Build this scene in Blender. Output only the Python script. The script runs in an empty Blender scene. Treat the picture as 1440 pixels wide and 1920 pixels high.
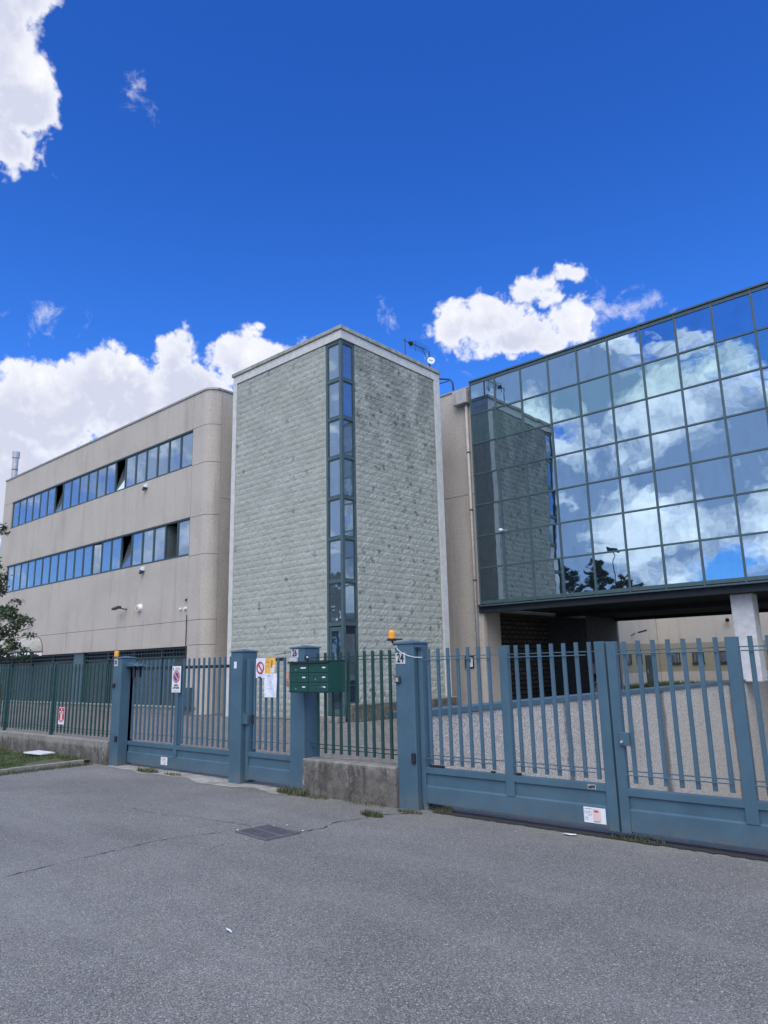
import bpy, math, random
from mathutils import Vector, Matrix
R=math.radians
random.seed(7)
scene=bpy.context.scene; col=scene.collection
# ------------------------------------------------------------------ camera
F_PX=1336.56; YAW,PITCH,ROLL=R(41.487),R(12.218),R(-1.316)
fwd=Vector((-math.sin(YAW)*math.cos(PITCH),math.cos(YAW)*math.cos(PITCH),math.sin(PITCH)))
rt=Vector((math.cos(YAW),math.sin(YAW),0)); up=rt.cross(fwd)
r2=rt*math.cos(ROLL)+up*math.sin(ROLL); u2=-rt*math.sin(ROLL)+up*math.cos(ROLL)
cd=bpy.data.cameras.new('camera'); cam=bpy.data.objects.new('camera',cd); col.objects.link(cam)
cd.sensor_fit='HORIZONTAL'; cd.sensor_width=36; cd.lens=36*F_PX/1440; cd.clip_start=.05; cd.clip_end=3000
cam.matrix_world=Matrix(((r2.x,u2.x,-fwd.x,0),(r2.y,u2.y,-fwd.y,0),(r2.z,u2.z,-fwd.z,1.55),(0,0,0,1)))
scene.camera=cam
scene.render.resolution_x=768; scene.render.resolution_y=1024
scene.render.engine='CYCLES'
scene.view_settings.view_transform='Standard'; scene.view_settings.look='None'
scene.view_settings.gamma=1; scene.view_settings.exposure=1.0
# ------------------------------------------------------------------ node helpers
class NT:
    def __init__(s,nt): s.nt=nt; s.n=nt.nodes; s.l=nt.links
    def node(s,t,**k):
        n=s.n.new(t)
        for a,b in k.items():
            if a=='inp':
                for kk,v in b.items(): s.put(n.inputs[kk],v)
            else: setattr(n,a,b)
        return n
    def put(s,sock,v):
        if isinstance(v,bpy.types.NodeSocket): s.l.new(v,sock)
        elif v is not None: sock.default_value=v
    def m(s,op,a,b=None,c=None,clamp=False):
        n=s.n.new('ShaderNodeMath'); n.operation=op; n.use_clamp=clamp
        for i,v in enumerate((a,b,c)):
            if v is not None: s.put(n.inputs[i],v)
        return n.outputs[0]
    def vm(s,op,a,b=None):
        n=s.n.new('ShaderNodeVectorMath'); n.operation=op
        s.put(n.inputs[0],a)
        if b is not None: s.put(n.inputs[1],b)
        return n.outputs[0]
    def ramp(s,v,lo,hi,o0=0.,o1=1.,smooth=True):
        n=s.n.new('ShaderNodeMapRange'); n.interpolation_type='SMOOTHSTEP' if smooth else 'LINEAR'
        s.put(n.inputs[0],v); s.put(n.inputs[1],lo); s.put(n.inputs[2],hi); s.put(n.inputs[3],o0); s.put(n.inputs[4],o1)
        return n.outputs[0]
    def mix(s,f,a,b,mode='MIX'):
        n=s.n.new('ShaderNodeMix'); n.data_type='RGBA'; n.blend_type=mode
        s.put(n.inputs[0],f)
        for i,v in ((6,a),(7,b)):
            s.put(n.inputs[i], v if isinstance(v,bpy.types.NodeSocket) else (*v,1) if len(v)==3 else v)
        return n.outputs[2]
    def noise(s,vec,scale,detail=4,rough=.55,dist=0.,out=0):
        n=s.n.new('ShaderNodeTexNoise'); s.put(n.inputs['Vector'],vec)
        n.inputs['Scale'].default_value=scale; n.inputs['Detail'].default_value=detail
        n.inputs['Roughness'].default_value=rough; n.inputs['Distortion'].default_value=dist
        return n.outputs[out]
    def vor(s,vec,scale,feat='F1',out='Distance',rnd=1.):
        n=s.n.new('ShaderNodeTexVoronoi'); n.feature=feat; s.put(n.inputs['Vector'],vec)
        n.inputs['Scale'].default_value=scale; n.inputs['Randomness'].default_value=rnd
        return n.outputs[out]
    def mapping(s,vec,sc=(1,1,1),loc=(0,0,0)):
        n=s.n.new('ShaderNodeMapping'); s.put(n.inputs[0],vec); n.inputs['Scale'].default_value=sc; n.inputs['Location'].default_value=loc
        return n.outputs[0]
    def sep(s,v):
        n=s.n.new('ShaderNodeSeparateXYZ'); s.put(n.inputs[0],v); return n.outputs
    def comb(s,x,y,z):
        n=s.n.new('ShaderNodeCombineXYZ')
        for i,v in enumerate((x,y,z)): s.put(n.inputs[i],v)
        return n.outputs[0]
# ------------------------------------------------------------------ world: sky + clouds (all by direction)
SUN_AZ=R(212); SUN_EL=R(52)     # azimuth counter-clockwise from +Y
sun_dir=Vector((-math.sin(SUN_AZ)*math.cos(SUN_EL),math.cos(SUN_AZ)*math.cos(SUN_EL),math.sin(SUN_EL)))
world=bpy.data.worlds.new('World'); scene.world=world; world.use_nodes=True
wt=world.node_tree; wt.nodes.clear(); w=NT(wt)
# blob group
def blob_group(name,blobs):
    g=bpy.data.node_groups.new(name,'ShaderNodeTree')
    g.interface.new_socket('az',in_out='INPUT',socket_type='NodeSocketFloat')
    g.interface.new_socket('el',in_out='INPUT',socket_type='NodeSocketFloat')
    g.interface.new_socket('v',in_out='OUTPUT',socket_type='NodeSocketFloat')
    q=NT(g); gi=q.node('NodeGroupInput'); go=q.node('NodeGroupOutput')
    acc=None
    for (a,e,ra,re) in blobs:
        du=q.m('MULTIPLY_ADD',gi.outputs[0],1/ra,-a/ra); dv=q.m('MULTIPLY_ADD',gi.outputs[1],1/re,-e/re)
        r=q.m('SQRT',q.m('ADD',q.m('MULTIPLY',du,du),q.m('MULTIPLY',dv,dv)))
        b=q.m('SUBTRACT',1.,r)
        b=q.m('MULTIPLY',b,min(ra,re)/4)
        acc=b if acc is None else q.m('SMOOTH_MAX',acc,b,.12)
    q.l.new(acc,go.inputs[0]); return g
CUM=[(75,41.5,4.4,6.0),(73.5,46,4.5,5),(74.5,37,4.6,3.2),(71.6,38.8,3.2,3.6),(72.5,35.6,3.4,2.2),   # upper left
 (68,18.8,6,4.0),(63.2,20.6,4.2,3.9),(58.6,23.6,2.2,2.6),(58.3,25.6,1.1,1.2),(57.3,21.5,4.5,3.2),(53.4,24.2,3.2,2.6),(50.6,24.6,2.4,1.4),(48.5,22.5,5,3.2),(71.5,13.5,7,5),(73,20.0,3.4,2.0),(64,14,9,3.5),(56,15,9,4),
 (35.2,26.6,2.7,2.2),(31.6,26.6,3.6,2.3),(28.2,28.0,2.9,1.8),(25.2,29.4,2.0,1.2),(25.4,25.9,2.9,2.0),(29.5,25.0,4.8,2.0)]
WSP=[(68.3,25.1,2.4,1.2),(66.8,24.7,1.2,.9),(40.7,27.6,1.3,1.1),(63.3,40.7,1.8,1.6),(21.3,26.5,3.2,1.3),(36.8,23.6,2.2,1.2),(23.5,25.4,2.6,1.3)]
gC=blob_group('cumulus',CUM); gW=blob_group('wisps',WSP)
tc=w.node('ShaderNodeTexCoord'); D=w.vm('NORMALIZE',tc.outputs['Generated'])
dx,dy,dz=w.sep(D)
az0=w.m('MULTIPLY',w.m('ARCTAN2',w.m('MULTIPLY',dx,-1.),dy),57.29578)
el0=w.m('MULTIPLY',w.m('ARCSINE',dz),57.29578)
warp=w.node('ShaderNodeTexNoise',inp={'Vector':D,'Scale':9.,'Detail':3.,'Roughness':.55})
wr=w.node('ShaderNodeSeparateColor',inp={0:warp.outputs['Color']})
az=w.m('ADD',az0,w.m('MULTIPLY_ADD',wr.outputs[0],3.2,-1.6)); el=w.m('ADD',el0,w.m('MULTIPLY_ADD',wr.outputs[1],2.6,-1.3))
fb=w.noise(D,34.,8,.62)                       # wispy detail
Dw=w.vm('ADD',D,w.vm('MULTIPLY',warp.outputs['Color'],(.05,.05,.05)))
def bill(sc,off): return w.m('ABSOLUTE',w.m('MULTIPLY_ADD',w.noise(w.vm('ADD',Dw,off),sc,2,.5),4.,-2.))
b1,b2,b3=bill(9.,(0,0,0)),bill(21.,(3,1,2)),bill(48.,(5,2,7))
puff=w.m('ADD',w.m('ADD',w.m('MULTIPLY_ADD',b1,.50,-.26),w.m('MULTIPLY_ADD',b2,.42,-.22)),w.m('ADD',w.m('MULTIPLY_ADD',b3,.30,-.15),w.m('MULTIPLY_ADD',fb,1.5,-.75)))
def grp(g,a,e):
    n=w.node('ShaderNodeGroup'); n.node_tree=g; w.put(n.inputs[0],a); w.put(n.inputs[1],e); return n.outputs[0]
B0=grp(gC,az,el); B1=grp(gC,w.m('ADD',az,.4),w.m('ADD',el,1.7))
d0=w.m('ADD',B0,w.m('MULTIPLY_ADD',puff,.42,.07))
a_front=w.m('MULTIPLY',w.ramp(d0,-.02,.17),w.ramp(d0,-.1,.5,.86,1.))
wsp=w.m('ADD',grp(gW,az0,el0),w.m('MULTIPLY_ADD',w.noise(D,24.,8,.66,.35),2.4,-1.32))
a_w=w.m('MULTIPLY',w.ramp(wsp,-.05,.6),.60)
# clouds behind the viewer: generic broken cover, heavier towards az 150-175
DS=w.mapping(D,(1,1,1.9))
n1=w.noise(DS,2.6,9,.56,.35)
azr=w.m('ABSOLUTE',az0)
cover=w.m('ADD',w.ramp(az0,100.,150.,.05,.115),w.ramp(az0,-10.,-30.,0.,.03))
hi=w.m('MULTIPLY',w.ramp(w.m('SUBTRACT',w.m('ADD',el0,w.m('MULTIPLY',w.m('SUBTRACT',az0,160.),1.6)),30.),0.,14.),.16)
cov=w.m('SUBTRACT',cover,hi)
d1=w.m('SUBTRACT',w.m('ADD',w.m('ADD',n1,cov),w.m('MULTIPLY',puff,.035)),.50)
rear=w.m('MAXIMUM',w.ramp(az0,84.,98.),w.ramp(az0,-6.,-24.))
a_rear=w.m('MULTIPLY',w.ramp(d1,0.,.055),rear)
a_all=w.m('MAXIMUM',w.m('MAXIMUM',a_front,a_w),a_rear,clamp=True)
# cloud shade
up_d=w.ramp(B1,-.1,.75)
shade=w.m('ADD',w.m('MULTIPLY',up_d,.55),w.m('MULTIPLY',w.ramp(w.noise(D,11.,7,.62,.5),.40,.62),.62),clamp=True)
shade=w.m('SUBTRACT',shade,w.m('MULTIPLY',puff,.55))
shade=w.m('MULTIPLY',w.m('ADD',shade,.05,clamp=True),w.ramp(d0,.04,.42),clamp=True)
cf=w.mix(shade,(.51,.515,.53),(.335,.35,.43))
n2=w.noise(w.mapping(D,(1,1,1.6),(3,1,2)),5.2,8,.6,.6)
sr_=w.m('ADD',w.ramp(n2,.34,.60),w.m('MULTIPLY',w.ramp(d1,.02,.16),.35),clamp=True)
cr=w.mix(sr_,(1.12,1.18,1.27),(.20,.295,.49))
cc=w.mix(rear,cf,cr)
sky=w.node('ShaderNodeTexSky'); sky.sky_type='NISHITA'; sky.sun_disc=False
sky.sun_elevation=SUN_EL; sky.sun_rotation=-SUN_AZ; sky.air_density=1.0; sky.dust_density=.3; sky.ozone_density=4.0; sky.altitude=200
K=.05
hs=w.node('ShaderNodeHueSaturation',inp={'Saturation':1.12,'Value':1.0,'Color':sky.outputs[0]})
skc=w.mix(1.,hs.outputs[0],(.44,1.05,2.15),'MULTIPLY')
lowf=w.ramp(el0,46.,12.)
skc=w.mix(1.,skc,w.mix(lowf,(1.,1.,1.),(1.5,1.28,1.12)),'MULTIPLY')
ccs=w.mix(1.,cc,(1/K,1/K,1/K),'MULTIPLY')
fin=w.mix(a_all,skc,ccs)
bg=w.node('ShaderNodeBackground',inp={'Color':fin,'Strength':K})
wo=w.node('ShaderNodeOutputWorld'); wt.links.new(bg.outputs[0],wo.inputs[0])
# ------------------------------------------------------------------ sun (veiled by thin cloud: wide and weak)
sl=bpy.data.lights.new('sun','SUN'); sl.energy=1.5; sl.angle=R(55); sl.color=(1,.93,.82)
so=bpy.data.objects.new('sun',sl); col.objects.link(so); so.rotation_euler=sun_dir.to_track_quat('Z','Y').to_euler(); so.location=(0,0,30)
# ------------------------------------------------------------------ mesh builder
class MB:
    def __init__(s): s.v=[]; s.f=[]; s.mi=[]; s.cur=0
    def quad(s,*p):
        i=len(s.v); s.v+= [tuple(q) for q in p]; s.f.append(tuple(range(i,i+len(p)))); s.mi.append(s.cur); return s
    def box(s,x0,x1,y0,y1,z0,z1):
        i=len(s.v); s.v+=[(x0,y0,z0),(x1,y0,z0),(x1,y1,z0),(x0,y1,z0),(x0,y0,z1),(x1,y0,z1),(x1,y1,z1),(x0,y1,z1)]
        for f in ((0,3,2,1),(4,5,6,7),(0,1,5,4),(1,2,6,5),(2,3,7,6),(3,0,4,7)): s.f.append(tuple(i+k for k in f)); s.mi.append(s.cur)
        return s
    def obox(s,c,ax,ay,az_,hx,hy,hz):
        c=Vector(c); i=len(s.v)
        for k in ((-1,-1,-1),(1,-1,-1),(1,1,-1),(-1,1,-1),(-1,-1,1),(1,-1,1),(1,1,1),(-1,1,1)):
            s.v.append(tuple(c+Vector(ax)*hx*k[0]+Vector(ay)*hy*k[1]+Vector(az_)*hz*k[2]))
        for f in ((0,3,2,1),(4,5,6,7),(0,1,5,4),(1,2,6,5),(2,3,7,6),(3,0,4,7)): s.f.append(tuple(i+k for k in f)); s.mi.append(s.cur)
        return s
    def tube(s,pts,rad,n=8,cap=True):
        pts=[Vector(p) for p in pts]; rs=rad if isinstance(rad,(list,tuple)) else [rad]*len(pts)
        rings=[]
        for k,p in enumerate(pts):
            t=(pts[min(k+1,len(pts)-1)]-pts[max(k-1,0)]).normalized()
            a=Vector((0,0,1)) if abs(t.z)<.9 else Vector((1,0,0))
            u=t.cross(a).normalized(); vv=t.cross(u)
            i=len(s.v); rings.append(i)
            for j in range(n):
                th=2*math.pi*j/n; s.v.append(tuple(p+(u*math.cos(th)+vv*math.sin(th))*rs[k]))
        for a,b in zip(rings,rings[1:]):
            for j in range(n): s.f.append((a+j,a+(j+1)%n,b+(j+1)%n,b+j)); s.mi.append(s.cur)
        if cap:
            s.f.append(tuple(rings[0]+j for j in range(n))[::-1]); s.mi.append(s.cur)
            s.f.append(tuple(rings[-1]+j for j in range(n))); s.mi.append(s.cur)
        return s
    def disc(s,c,nrm,r,n=20,th=.002,r_in=0.):
        c=Vector(c); nrm=Vector(nrm).normalized(); a=Vector((0,0,1)) if abs(nrm.z)<.9 else Vector((1,0,0))
        u=nrm.cross(a).normalized(); v=nrm.cross(u); i=len(s.v)
        if r_in<=0:
            for q in range(n):
                t=2*math.pi*q/n; s.v.append(tuple(c+nrm*th+(u*math.cos(t)+v*math.sin(t))*r))
            s.f.append(tuple(range(i,i+n))); s.mi.append(s.cur)
        else:
            for q in range(n):
                t=2*math.pi*q/n; d=u*math.cos(t)+v*math.sin(t)
                s.v.append(tuple(c+nrm*th+d*r)); s.v.append(tuple(c+nrm*th+d*r_in))
            for q in range(n):
                b=(q+1)%n; s.f.append((i+2*q,i+2*b,i+2*b+1,i+2*q+1)); s.mi.append(s.cur)
        return s
    def prism(s,poly,axis,a,b):
        # poly 2D points in the plane perpendicular to axis ('x': (y,z), 'y': (x,z), 'z': (x,y))
        def P(p,t): return (t,p[0],p[1]) if axis=='x' else (p[0],t,p[1]) if axis=='y' else (p[0],p[1],t)
        i=len(s.v); n=len(poly)
        s.v+=[P(p,a) for p in poly]+[P(p,b) for p in poly]
        s.f.append(tuple(range(i,i+n))); s.f.append(tuple(range(i+2*n-1,i+n-1,-1)))
        for k in range(n): s.f.append((i+k,i+n+k,i+n+(k+1)%n,i+(k+1)%n))
        s.mi+= [s.cur]*(n+2); return s
    def build(s,name,mat,parent=None,bevel=0,smooth=False,origin=None,fix=True):
        o3=Vector((0,0,0))
        if parent is not None: o3=Vector(parent['_o'])
        elif origin is not None: o3=Vector(origin)
        elif s.v:
            xs=[p[0] for p in s.v]; ys=[p[1] for p in s.v]; zs=[p[2] for p in s.v]
            o3=Vector(((min(xs)+max(xs))/2,(min(ys)+max(ys))/2,min(zs)))
        me=bpy.data.meshes.new(name); me.from_pydata([(p[0]-o3.x,p[1]-o3.y,p[2]-o3.z) for p in s.v],[],s.f)
        mats=mat if isinstance(mat,(list,tuple)) else [mat]
        for m_ in mats: me.materials.append(m_)
        me.polygons.foreach_set('material_index',[min(k,len(mats)-1) for k in s.mi])
        me.update()
        if fix:
            import bmesh
            bm=bmesh.new(); bm.from_mesh(me); bmesh.ops.recalc_face_normals(bm,faces=bm.faces); bm.to_mesh(me); bm.free()
        if smooth: me.polygons.foreach_set('use_smooth',[True]*len(me.polygons))
        ob=bpy.data.objects.new(name,me); col.objects.link(ob); ob['_o']=tuple(o3)
        if parent is not None: ob.parent=parent
        else: ob.location=o3
        if bevel:
            b=ob.modifiers.new('bevel','BEVEL'); b.width=bevel; b.segments=2; b.limit_method='ANGLE'
        return ob
def tag(o,label=None,cat=None,group=None,kind=None):
    if label: o['label']=label
    if cat: o['category']=cat
    if group: o['group']=group
    if kind: o['kind']=kind
    return o
def thing(name,loc,label,cat,group=None):
    o=bpy.data.objects.new(name,None); col.objects.link(o); o.location=loc; o['_o']=tuple(loc); o.empty_display_size=.2
    return tag(o,label,cat,group)
def box(name,mat,parent,*a,**k): return MB().box(*a).build(name,mat,parent,**k)
def text(s,name,size,loc,rot,mat,parent,xs=1.,bold=0.,align='CENTER'):
    cu=bpy.data.curves.new('t','FONT'); cu.body=s; cu.size=size; cu.align_x=align; cu.align_y='CENTER'; cu.extrude=.0006; cu.offset=bold; cu.resolution_u=3
    to=bpy.data.objects.new('t',cu); col.objects.link(to)
    dg=bpy.context.evaluated_depsgraph_get(); dg.update()
    me=bpy.data.meshes.new_from_object(to.evaluated_get(dg)); bpy.data.objects.remove(to)
    o3=Vector(parent['_o']); M=Matrix.Translation(Vector(loc)-o3)@rot.to_4x4()@Matrix.Diagonal((xs,1,1,1))
    me.transform(M); me.materials.clear(); me.materials.append(mat)
    ob=bpy.data.objects.new(name,me); col.objects.link(ob); ob.parent=parent; ob['_o']=tuple(o3); return ob
FRONT=Matrix(((1,0,0),(0,0,-1),(0,1,0)))      # text facing -Y, reading along +X
FACE_X=Matrix(((0,0,1),(1,0,0),(0,1,0)))      # text facing +X
def copy_tree(o,parent=None):
    c=o.copy(); col.objects.link(c)
    if parent is not None: c.parent=parent
    for ch in list(o.children): copy_tree(ch,c)
    return c
# ------------------------------------------------------------------ materials
def mat(name,color,rough=.6,metal=0.,spec=.5,var=.12,vscale=6.,bump=0.,bscale=60.,extra=None):
    m_=bpy.data.materials.new(name); m_.use_nodes=True; q=NT(m_.node_tree); p=q.n['Principled BSDF']
    t=q.node('ShaderNodeTexCoord').outputs['Object']
    n=q.noise(t,vscale,5,.6)
    c=q.mix(q.ramp(n,.3,.7),tuple(x*(1-var) for x in color),tuple(min(1,x*(1+var)) for x in color))
    if extra: c=extra(q,t,c,p) or c
    q.l.new(c,p.inputs['Base Color']); p.inputs['Roughness'].default_value=rough; p.inputs['Metallic'].default_value=metal
    p.inputs['Specular IOR Level'].default_value=spec
    if bump:
        b=q.node('ShaderNodeBump',inp={'Height':q.noise(t,bscale,5,.65),'Strength':bump,'Distance':.01}); q.l.new(b.outputs[0],p.inputs['Normal'])
    return m_
def asphalt():
    m_=bpy.data.materials.new('asphalt'); m_.use_nodes=True; q=NT(m_.node_tree); p=q.n['Principled BSDF']
    t=q.node('ShaderNodeTexCoord').outputs['Object']
    big=q.ramp(q.noise(t,.35,4,.6,.6),.35,.68); mid=q.ramp(q.noise(t,2.2,6,.65),.3,.72)
    c=q.mix(big,(.155,.153,.142),(.208,.205,.190)); c=q.mix(q.m('MULTIPLY',mid,.45),c,(.150,.148,.142))
    v=q.node('ShaderNodeTexVoronoi',inp={'Vector':t,'Scale':150.}); 
    st=q.node('ShaderNodeSeparateColor',inp={0:v.outputs['Color']})
    grain=q.m('MULTIPLY_ADD',st.outputs[0],1.0,.52)
    gr=q.comb(grain,grain,grain)
    c=q.mix(1.,c,gr,'MULTIPLY')
    light=q.m('MULTIPLY',q.ramp(st.outputs[1],.93,.96),.7)
    c=q.mix(light,c,(.50,.49,.48))
    gap=q.ramp(v.outputs['Distance'],.45,.75); c=q.mix(q.m('MULTIPLY',gap,.45),c,(.03,.03,.033))
    # repaired / dusty patch near the gates
    xs,ys,zs=q.sep(t)
    oil=q.ramp(q.noise(t,.9,5,.7,1.),.58,.72); c=q.mix(q.m('MULTIPLY',oil,.30),c,(.10,.10,.10))
    wear=q.ramp(q.noise(q.mapping(t,(.25,1.3,1)),.8,4,.6),.45,.7); c=q.mix(q.m('MULTIPLY',wear,.22),c,(.30,.295,.28))
    dust=q.m('MULTIPLY',q.ramp(ys,4.6,6.5),q.ramp(q.noise(t,1.3,5,.6,.5),.4,.65))
    c=q.mix(q.m('MULTIPLY',dust,.35),c,(.245,.225,.20))
    q.l.new(c,p.inputs['Base Color']); p.inputs['Roughness'].default_value=.85; p.inputs['Specular IOR Level'].default_value=.35
    h=q.m('ADD',q.m('MULTIPLY',v.outputs['Distance'],-.6),q.m('MULTIPLY',q.noise(t,14,5,.6),.8))
    b=q.node('ShaderNodeBump',inp={'Height':h,'Strength':.55,'Distance':.006}); q.l.new(b.outputs[0],p.inputs['Normal'])
    return m_
def streaks(q,t,amt,sc=(1.5,1.5,.12),lo=.5,hi=.75):
    return q.m('MULTIPLY',q.ramp(q.noise(q.mapping(t,sc),1.6,6,.65,.3),lo,hi),amt)
def tan_concrete(name,c0,c1,streak=.35,dark=(.16,.14,.125),fine=150.):
    m_=bpy.data.materials.new(name); m_.use_nodes=True; q=NT(m_.node_tree); p=q.n['Principled BSDF']
    t=q.node('ShaderNodeTexCoord').outputs['Object']
    f=q.noise(t,fine/4,3,.8); f2=q.vor(t,fine/2.2)
    c=q.mix(q.ramp(f,.36,.64),c0,c1)
    c=q.mix(q.m('MULTIPLY',q.ramp(f2,.45,.7),.28),c,tuple(x*.35 for x in c0))
    c=q.mix(q.m('MULTIPLY',q.ramp(q.noise(t,.5,5,.6),.42,.7),.25),c,tuple(x*.62 for x in c0))
    c=q.mix(streaks(q,t,streak),c,dark)
    q.l.new(c,p.inputs['Base Color']); p.inputs['Roughness'].default_value=.9; p.inputs['Specular IOR Level'].default_value=.2
    h=q.m('ADD',f,q.m('MULTIPLY',f2,.5))
    b=q.node('ShaderNodeBump',inp={'Height':h,'Strength':.5,'Distance':.008}); q.l.new(b.outputs[0],p.inputs['Normal'])
    return m_
def split_block(name,stain,topstain):
    m_=bpy.data.materials.new(name); m_.use_nodes=True; q=NT(m_.node_tree); p=q.n['Principled BSDF']
    t=q.node('ShaderNodeTexCoord').outputs['Object']; xs,ys,zs=q.sep(t)
    c=q.mix(q.ramp(q.noise(t,1.1,5,.6),.35,.7),(.375,.400,.350),(.445,.465,.415))
    c=q.mix(q.m('MULTIPLY',q.ramp(q.noise(t,38,4,.7),.42,.68),.42),c,(.32,.355,.32))
    pits=q.ramp(q.noise(q.mapping(t,(1,1,1.6)),20,3,.7),.60,.72)
    c=q.mix(q.m('MULTIPLY',pits,.6),c,(.12,.14,.135))
    v=q.node('ShaderNodeTexVoronoi',inp={'Vector':q.vm('ADD',t,q.vm('MULTIPLY',q.noise(t,5,3,.6,out=1),(.25,.25,.25))),'Scale':2.9})
    vr=q.node('ShaderNodeSeparateColor',inp={0:v.outputs['Color']})
    spot=q.m('MULTIPLY',q.ramp(v.outputs['Distance'],.36,.14),q.ramp(vr.outputs[0],1-stain,1-stain*.8))
    spot=q.m('MULTIPLY',spot,q.ramp(q.noise(t,14,4,.7),.35,.62))
    c=q.mix(q.m('MULTIPLY',spot,.9),c,(.09,.10,.10))
    if topstain:
        tm=q.m('MULTIPLY',q.ramp(zs,5.,11.8),q.ramp(q.noise(t,1.2,6,.7,.3),.34,.62))
        c=q.mix(q.m('MULTIPLY',tm,topstain),c,(.115,.125,.12))
    c=q.mix(q.m('MULTIPLY',q.ramp(zs,.9,.1),q.m('MULTIPLY',q.noise(t,4,4,.6),.5)),c,(.2,.18,.15))
    q.l.new(c,p.inputs['Base Color']); p.inputs['Roughness'].default_value=.92; p.inputs['Specular IOR Level'].default_value=.2
    h=q.m('ADD',q.m('MULTIPLY',q.noise(t,24,5,.7),1.2),q.noise(t,80,3,.7))
    b=q.node('ShaderNodeBump',inp={'Height':h,'Strength':.6,'Distance':.016}); q.l.new(b.outputs[0],p.inputs['Normal'])
    return m_
def mirror_glass(name,tint,base,mixf,blinds=0.,wav=.6,wscale=1.1):
    m_=bpy.data.materials.new(name); m_.use_nodes=True; nt=m_.node_tree; nt.nodes.clear(); q=NT(nt)
    t=q.node('ShaderNodeTexCoord').outputs['Object']; oi=q.node('ShaderNodeObjectInfo').outputs['Random']
    h=q.noise(q.vm('ADD',t,q.comb(q.m('MULTIPLY',oi,31.),0.,0.)),wscale,2,.5)
    b=q.node('ShaderNodeBump',inp={'Height':h,'Strength':wav,'Distance':.006})
    xs,ys,zs=q.sep(t)
    col_=q.mix(q.ramp(q.noise(t,3.,5,.6),.3,.75),base,tuple(x*1.35 for x in base))
    if blinds:
        wv=q.m('FRACT',q.m('MULTIPLY',zs,11.)); col_=q.mix(q.m('MULTIPLY',q.ramp(wv,.25,.6),blinds),col_,(.16,.30,.31))
    d=q.node('ShaderNodeBsdfPrincipled',inp={'Base Color':col_,'Roughness':.25,'Specular IOR Level':.3})
    g=q.node('ShaderNodeBsdfGlossy',inp={'Color':(*tint,1),'Roughness':.012,'Normal':b.outputs[0]})
    dirt=q.m('MULTIPLY',q.ramp(q.noise(q.mapping(t,(1.,1.,.5)),2.4,6,.65),.45,.8),.16)
    f=q.m('SUBTRACT',mixf,dirt)
    mx=q.node('ShaderNodeMixShader',inp={0:f,1:d.outputs[0],2:g.outputs[0]})
    o=q.node('ShaderNodeOutputMaterial'); nt.links.new(mx.outputs[0],o.inputs[0]); return m_
M={}
M['asphalt']=asphalt()
M['tan']=tan_concrete('tan pebble concrete',(.42,.378,.328),(.60,.55,.485),.30)
M['tan_side']=M['tan']
M['trim']=mat('pale concrete trim',(.56,.56,.53),.85,var=.1,vscale=4,bump=.3,bscale=90,extra=lambda q,t,c,p:q.mix(streaks(q,t,.3),c,(.26,.27,.26)))
M['cap']=mat('weathered cap',(.30,.31,.27),.85,var=.25,vscale=5,bump=.3)
M['cap_metal']=mat('metal coping',(.33,.31,.29),.5,.3,var=.15)
M['block']=split_block('split face block',.16,.2); M['block_r']=split_block('split face block mossy',.62,.55)
M['mortar']=mat('mortar',(.12,.13,.125),.95,var=.2)
M['joint']=mat('joint sealant',(.10,.09,.08),.9)
M['frame']=mat('teal window frame',(.030,.060,.070),.42,.0,.5,var=.15)
M['frame2']=mat('grey teal curtain frame',(.055,.095,.105),.4,.0,.5,var=.12)
M['glass']=mirror_glass('curtain glass',(.42,.52,.60),(.018,.035,.045),.80)
M['glass_v']=mirror_glass('curtain vision glass',(.38,.50,.53),(.03,.07,.08),.78,.4)
M['glass_w']=mirror_glass('office window glass',(.54,.58,.60),(.16,.185,.20),.60,0,.3,1.2)
M['glass_t']=mirror_glass('stair glass',(.52,.56,.60),(.10,.135,.165),.56,0,.4,1.4)
M['glass_d']=mirror_glass('dark door glass',(.30,.36,.42),(.02,.035,.055),.35,0,.3,1.4)
M['dark']=mat('dark interior',(.012,.014,.017),.8)
M['dim']=mat('dim room wall',(.045,.05,.055),.8)
def paint_extra(q,t,c,p):
    c=q.mix(streaks(q,t,.35,(6,6,.5),.5,.78),c,(.055,.085,.105))
    c=q.mix(q.m('MULTIPLY',q.ramp(q.noise(t,30,4,.7),.60,.74),.3),c,(.16,.2,.22)); xs,ys,zs=q.sep(t)
    c=q.mix(q.m('MULTIPLY',q.ramp(q.noise(t,1.1,4,.6),.45,.7),.25),c,(.095,.150,.185))
    c=q.mix(q.m('MULTIPLY',q.m('MULTIPLY',q.ramp(zs,.30,.02),q.ramp(q.noise(t,7,5,.7),.35,.65)),.55),c,(.13,.125,.11))
    c=q.mix(q.m('MULTIPLY',q.ramp(q.noise(t,55,3,.7),.70,.76),.7),c,(.10,.055,.035))
    return c
M['blue']=mat('blue grey gate paint',(.056,.115,.160),.5,0,.45,var=.10,vscale=3,bump=.05,bscale=40,extra=paint_extra)
M['green']=mat('dark green fence paint',(.010,.050,.046),.42,0,.5,var=.15,extra=lambda q,t,c,p:q.mix(q.m('MULTIPLY',q.ramp(q.noise(t,20,4,.7),.58,.75),.3),c,(.05,.09,.085)))
M['box_green']=mat('mailbox green enamel',(.006,.060,.048),.35,0,.5,var=.08)
M['black']=mat('black plastic',(.012,.013,.016),.5)
M['dgrey']=mat('dark grey metal',(.05,.055,.06),.45,.4)
M['white']=mat('white enamel',(.72,.74,.76),.4,var=.05)
M['paper']=mat('paper',(.68,.71,.80),.8,var=.12,vscale=30)
M['plate']=mat('number plate enamel',(.50,.50,.52),.4,var=.15,vscale=30)
M['orange']=mat('amber lens',(.85,.36,.02),.25,0,.5,var=.08)
M['poster']=mat('poster orange',(.80,.45,.06),.7,var=.1)
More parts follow.
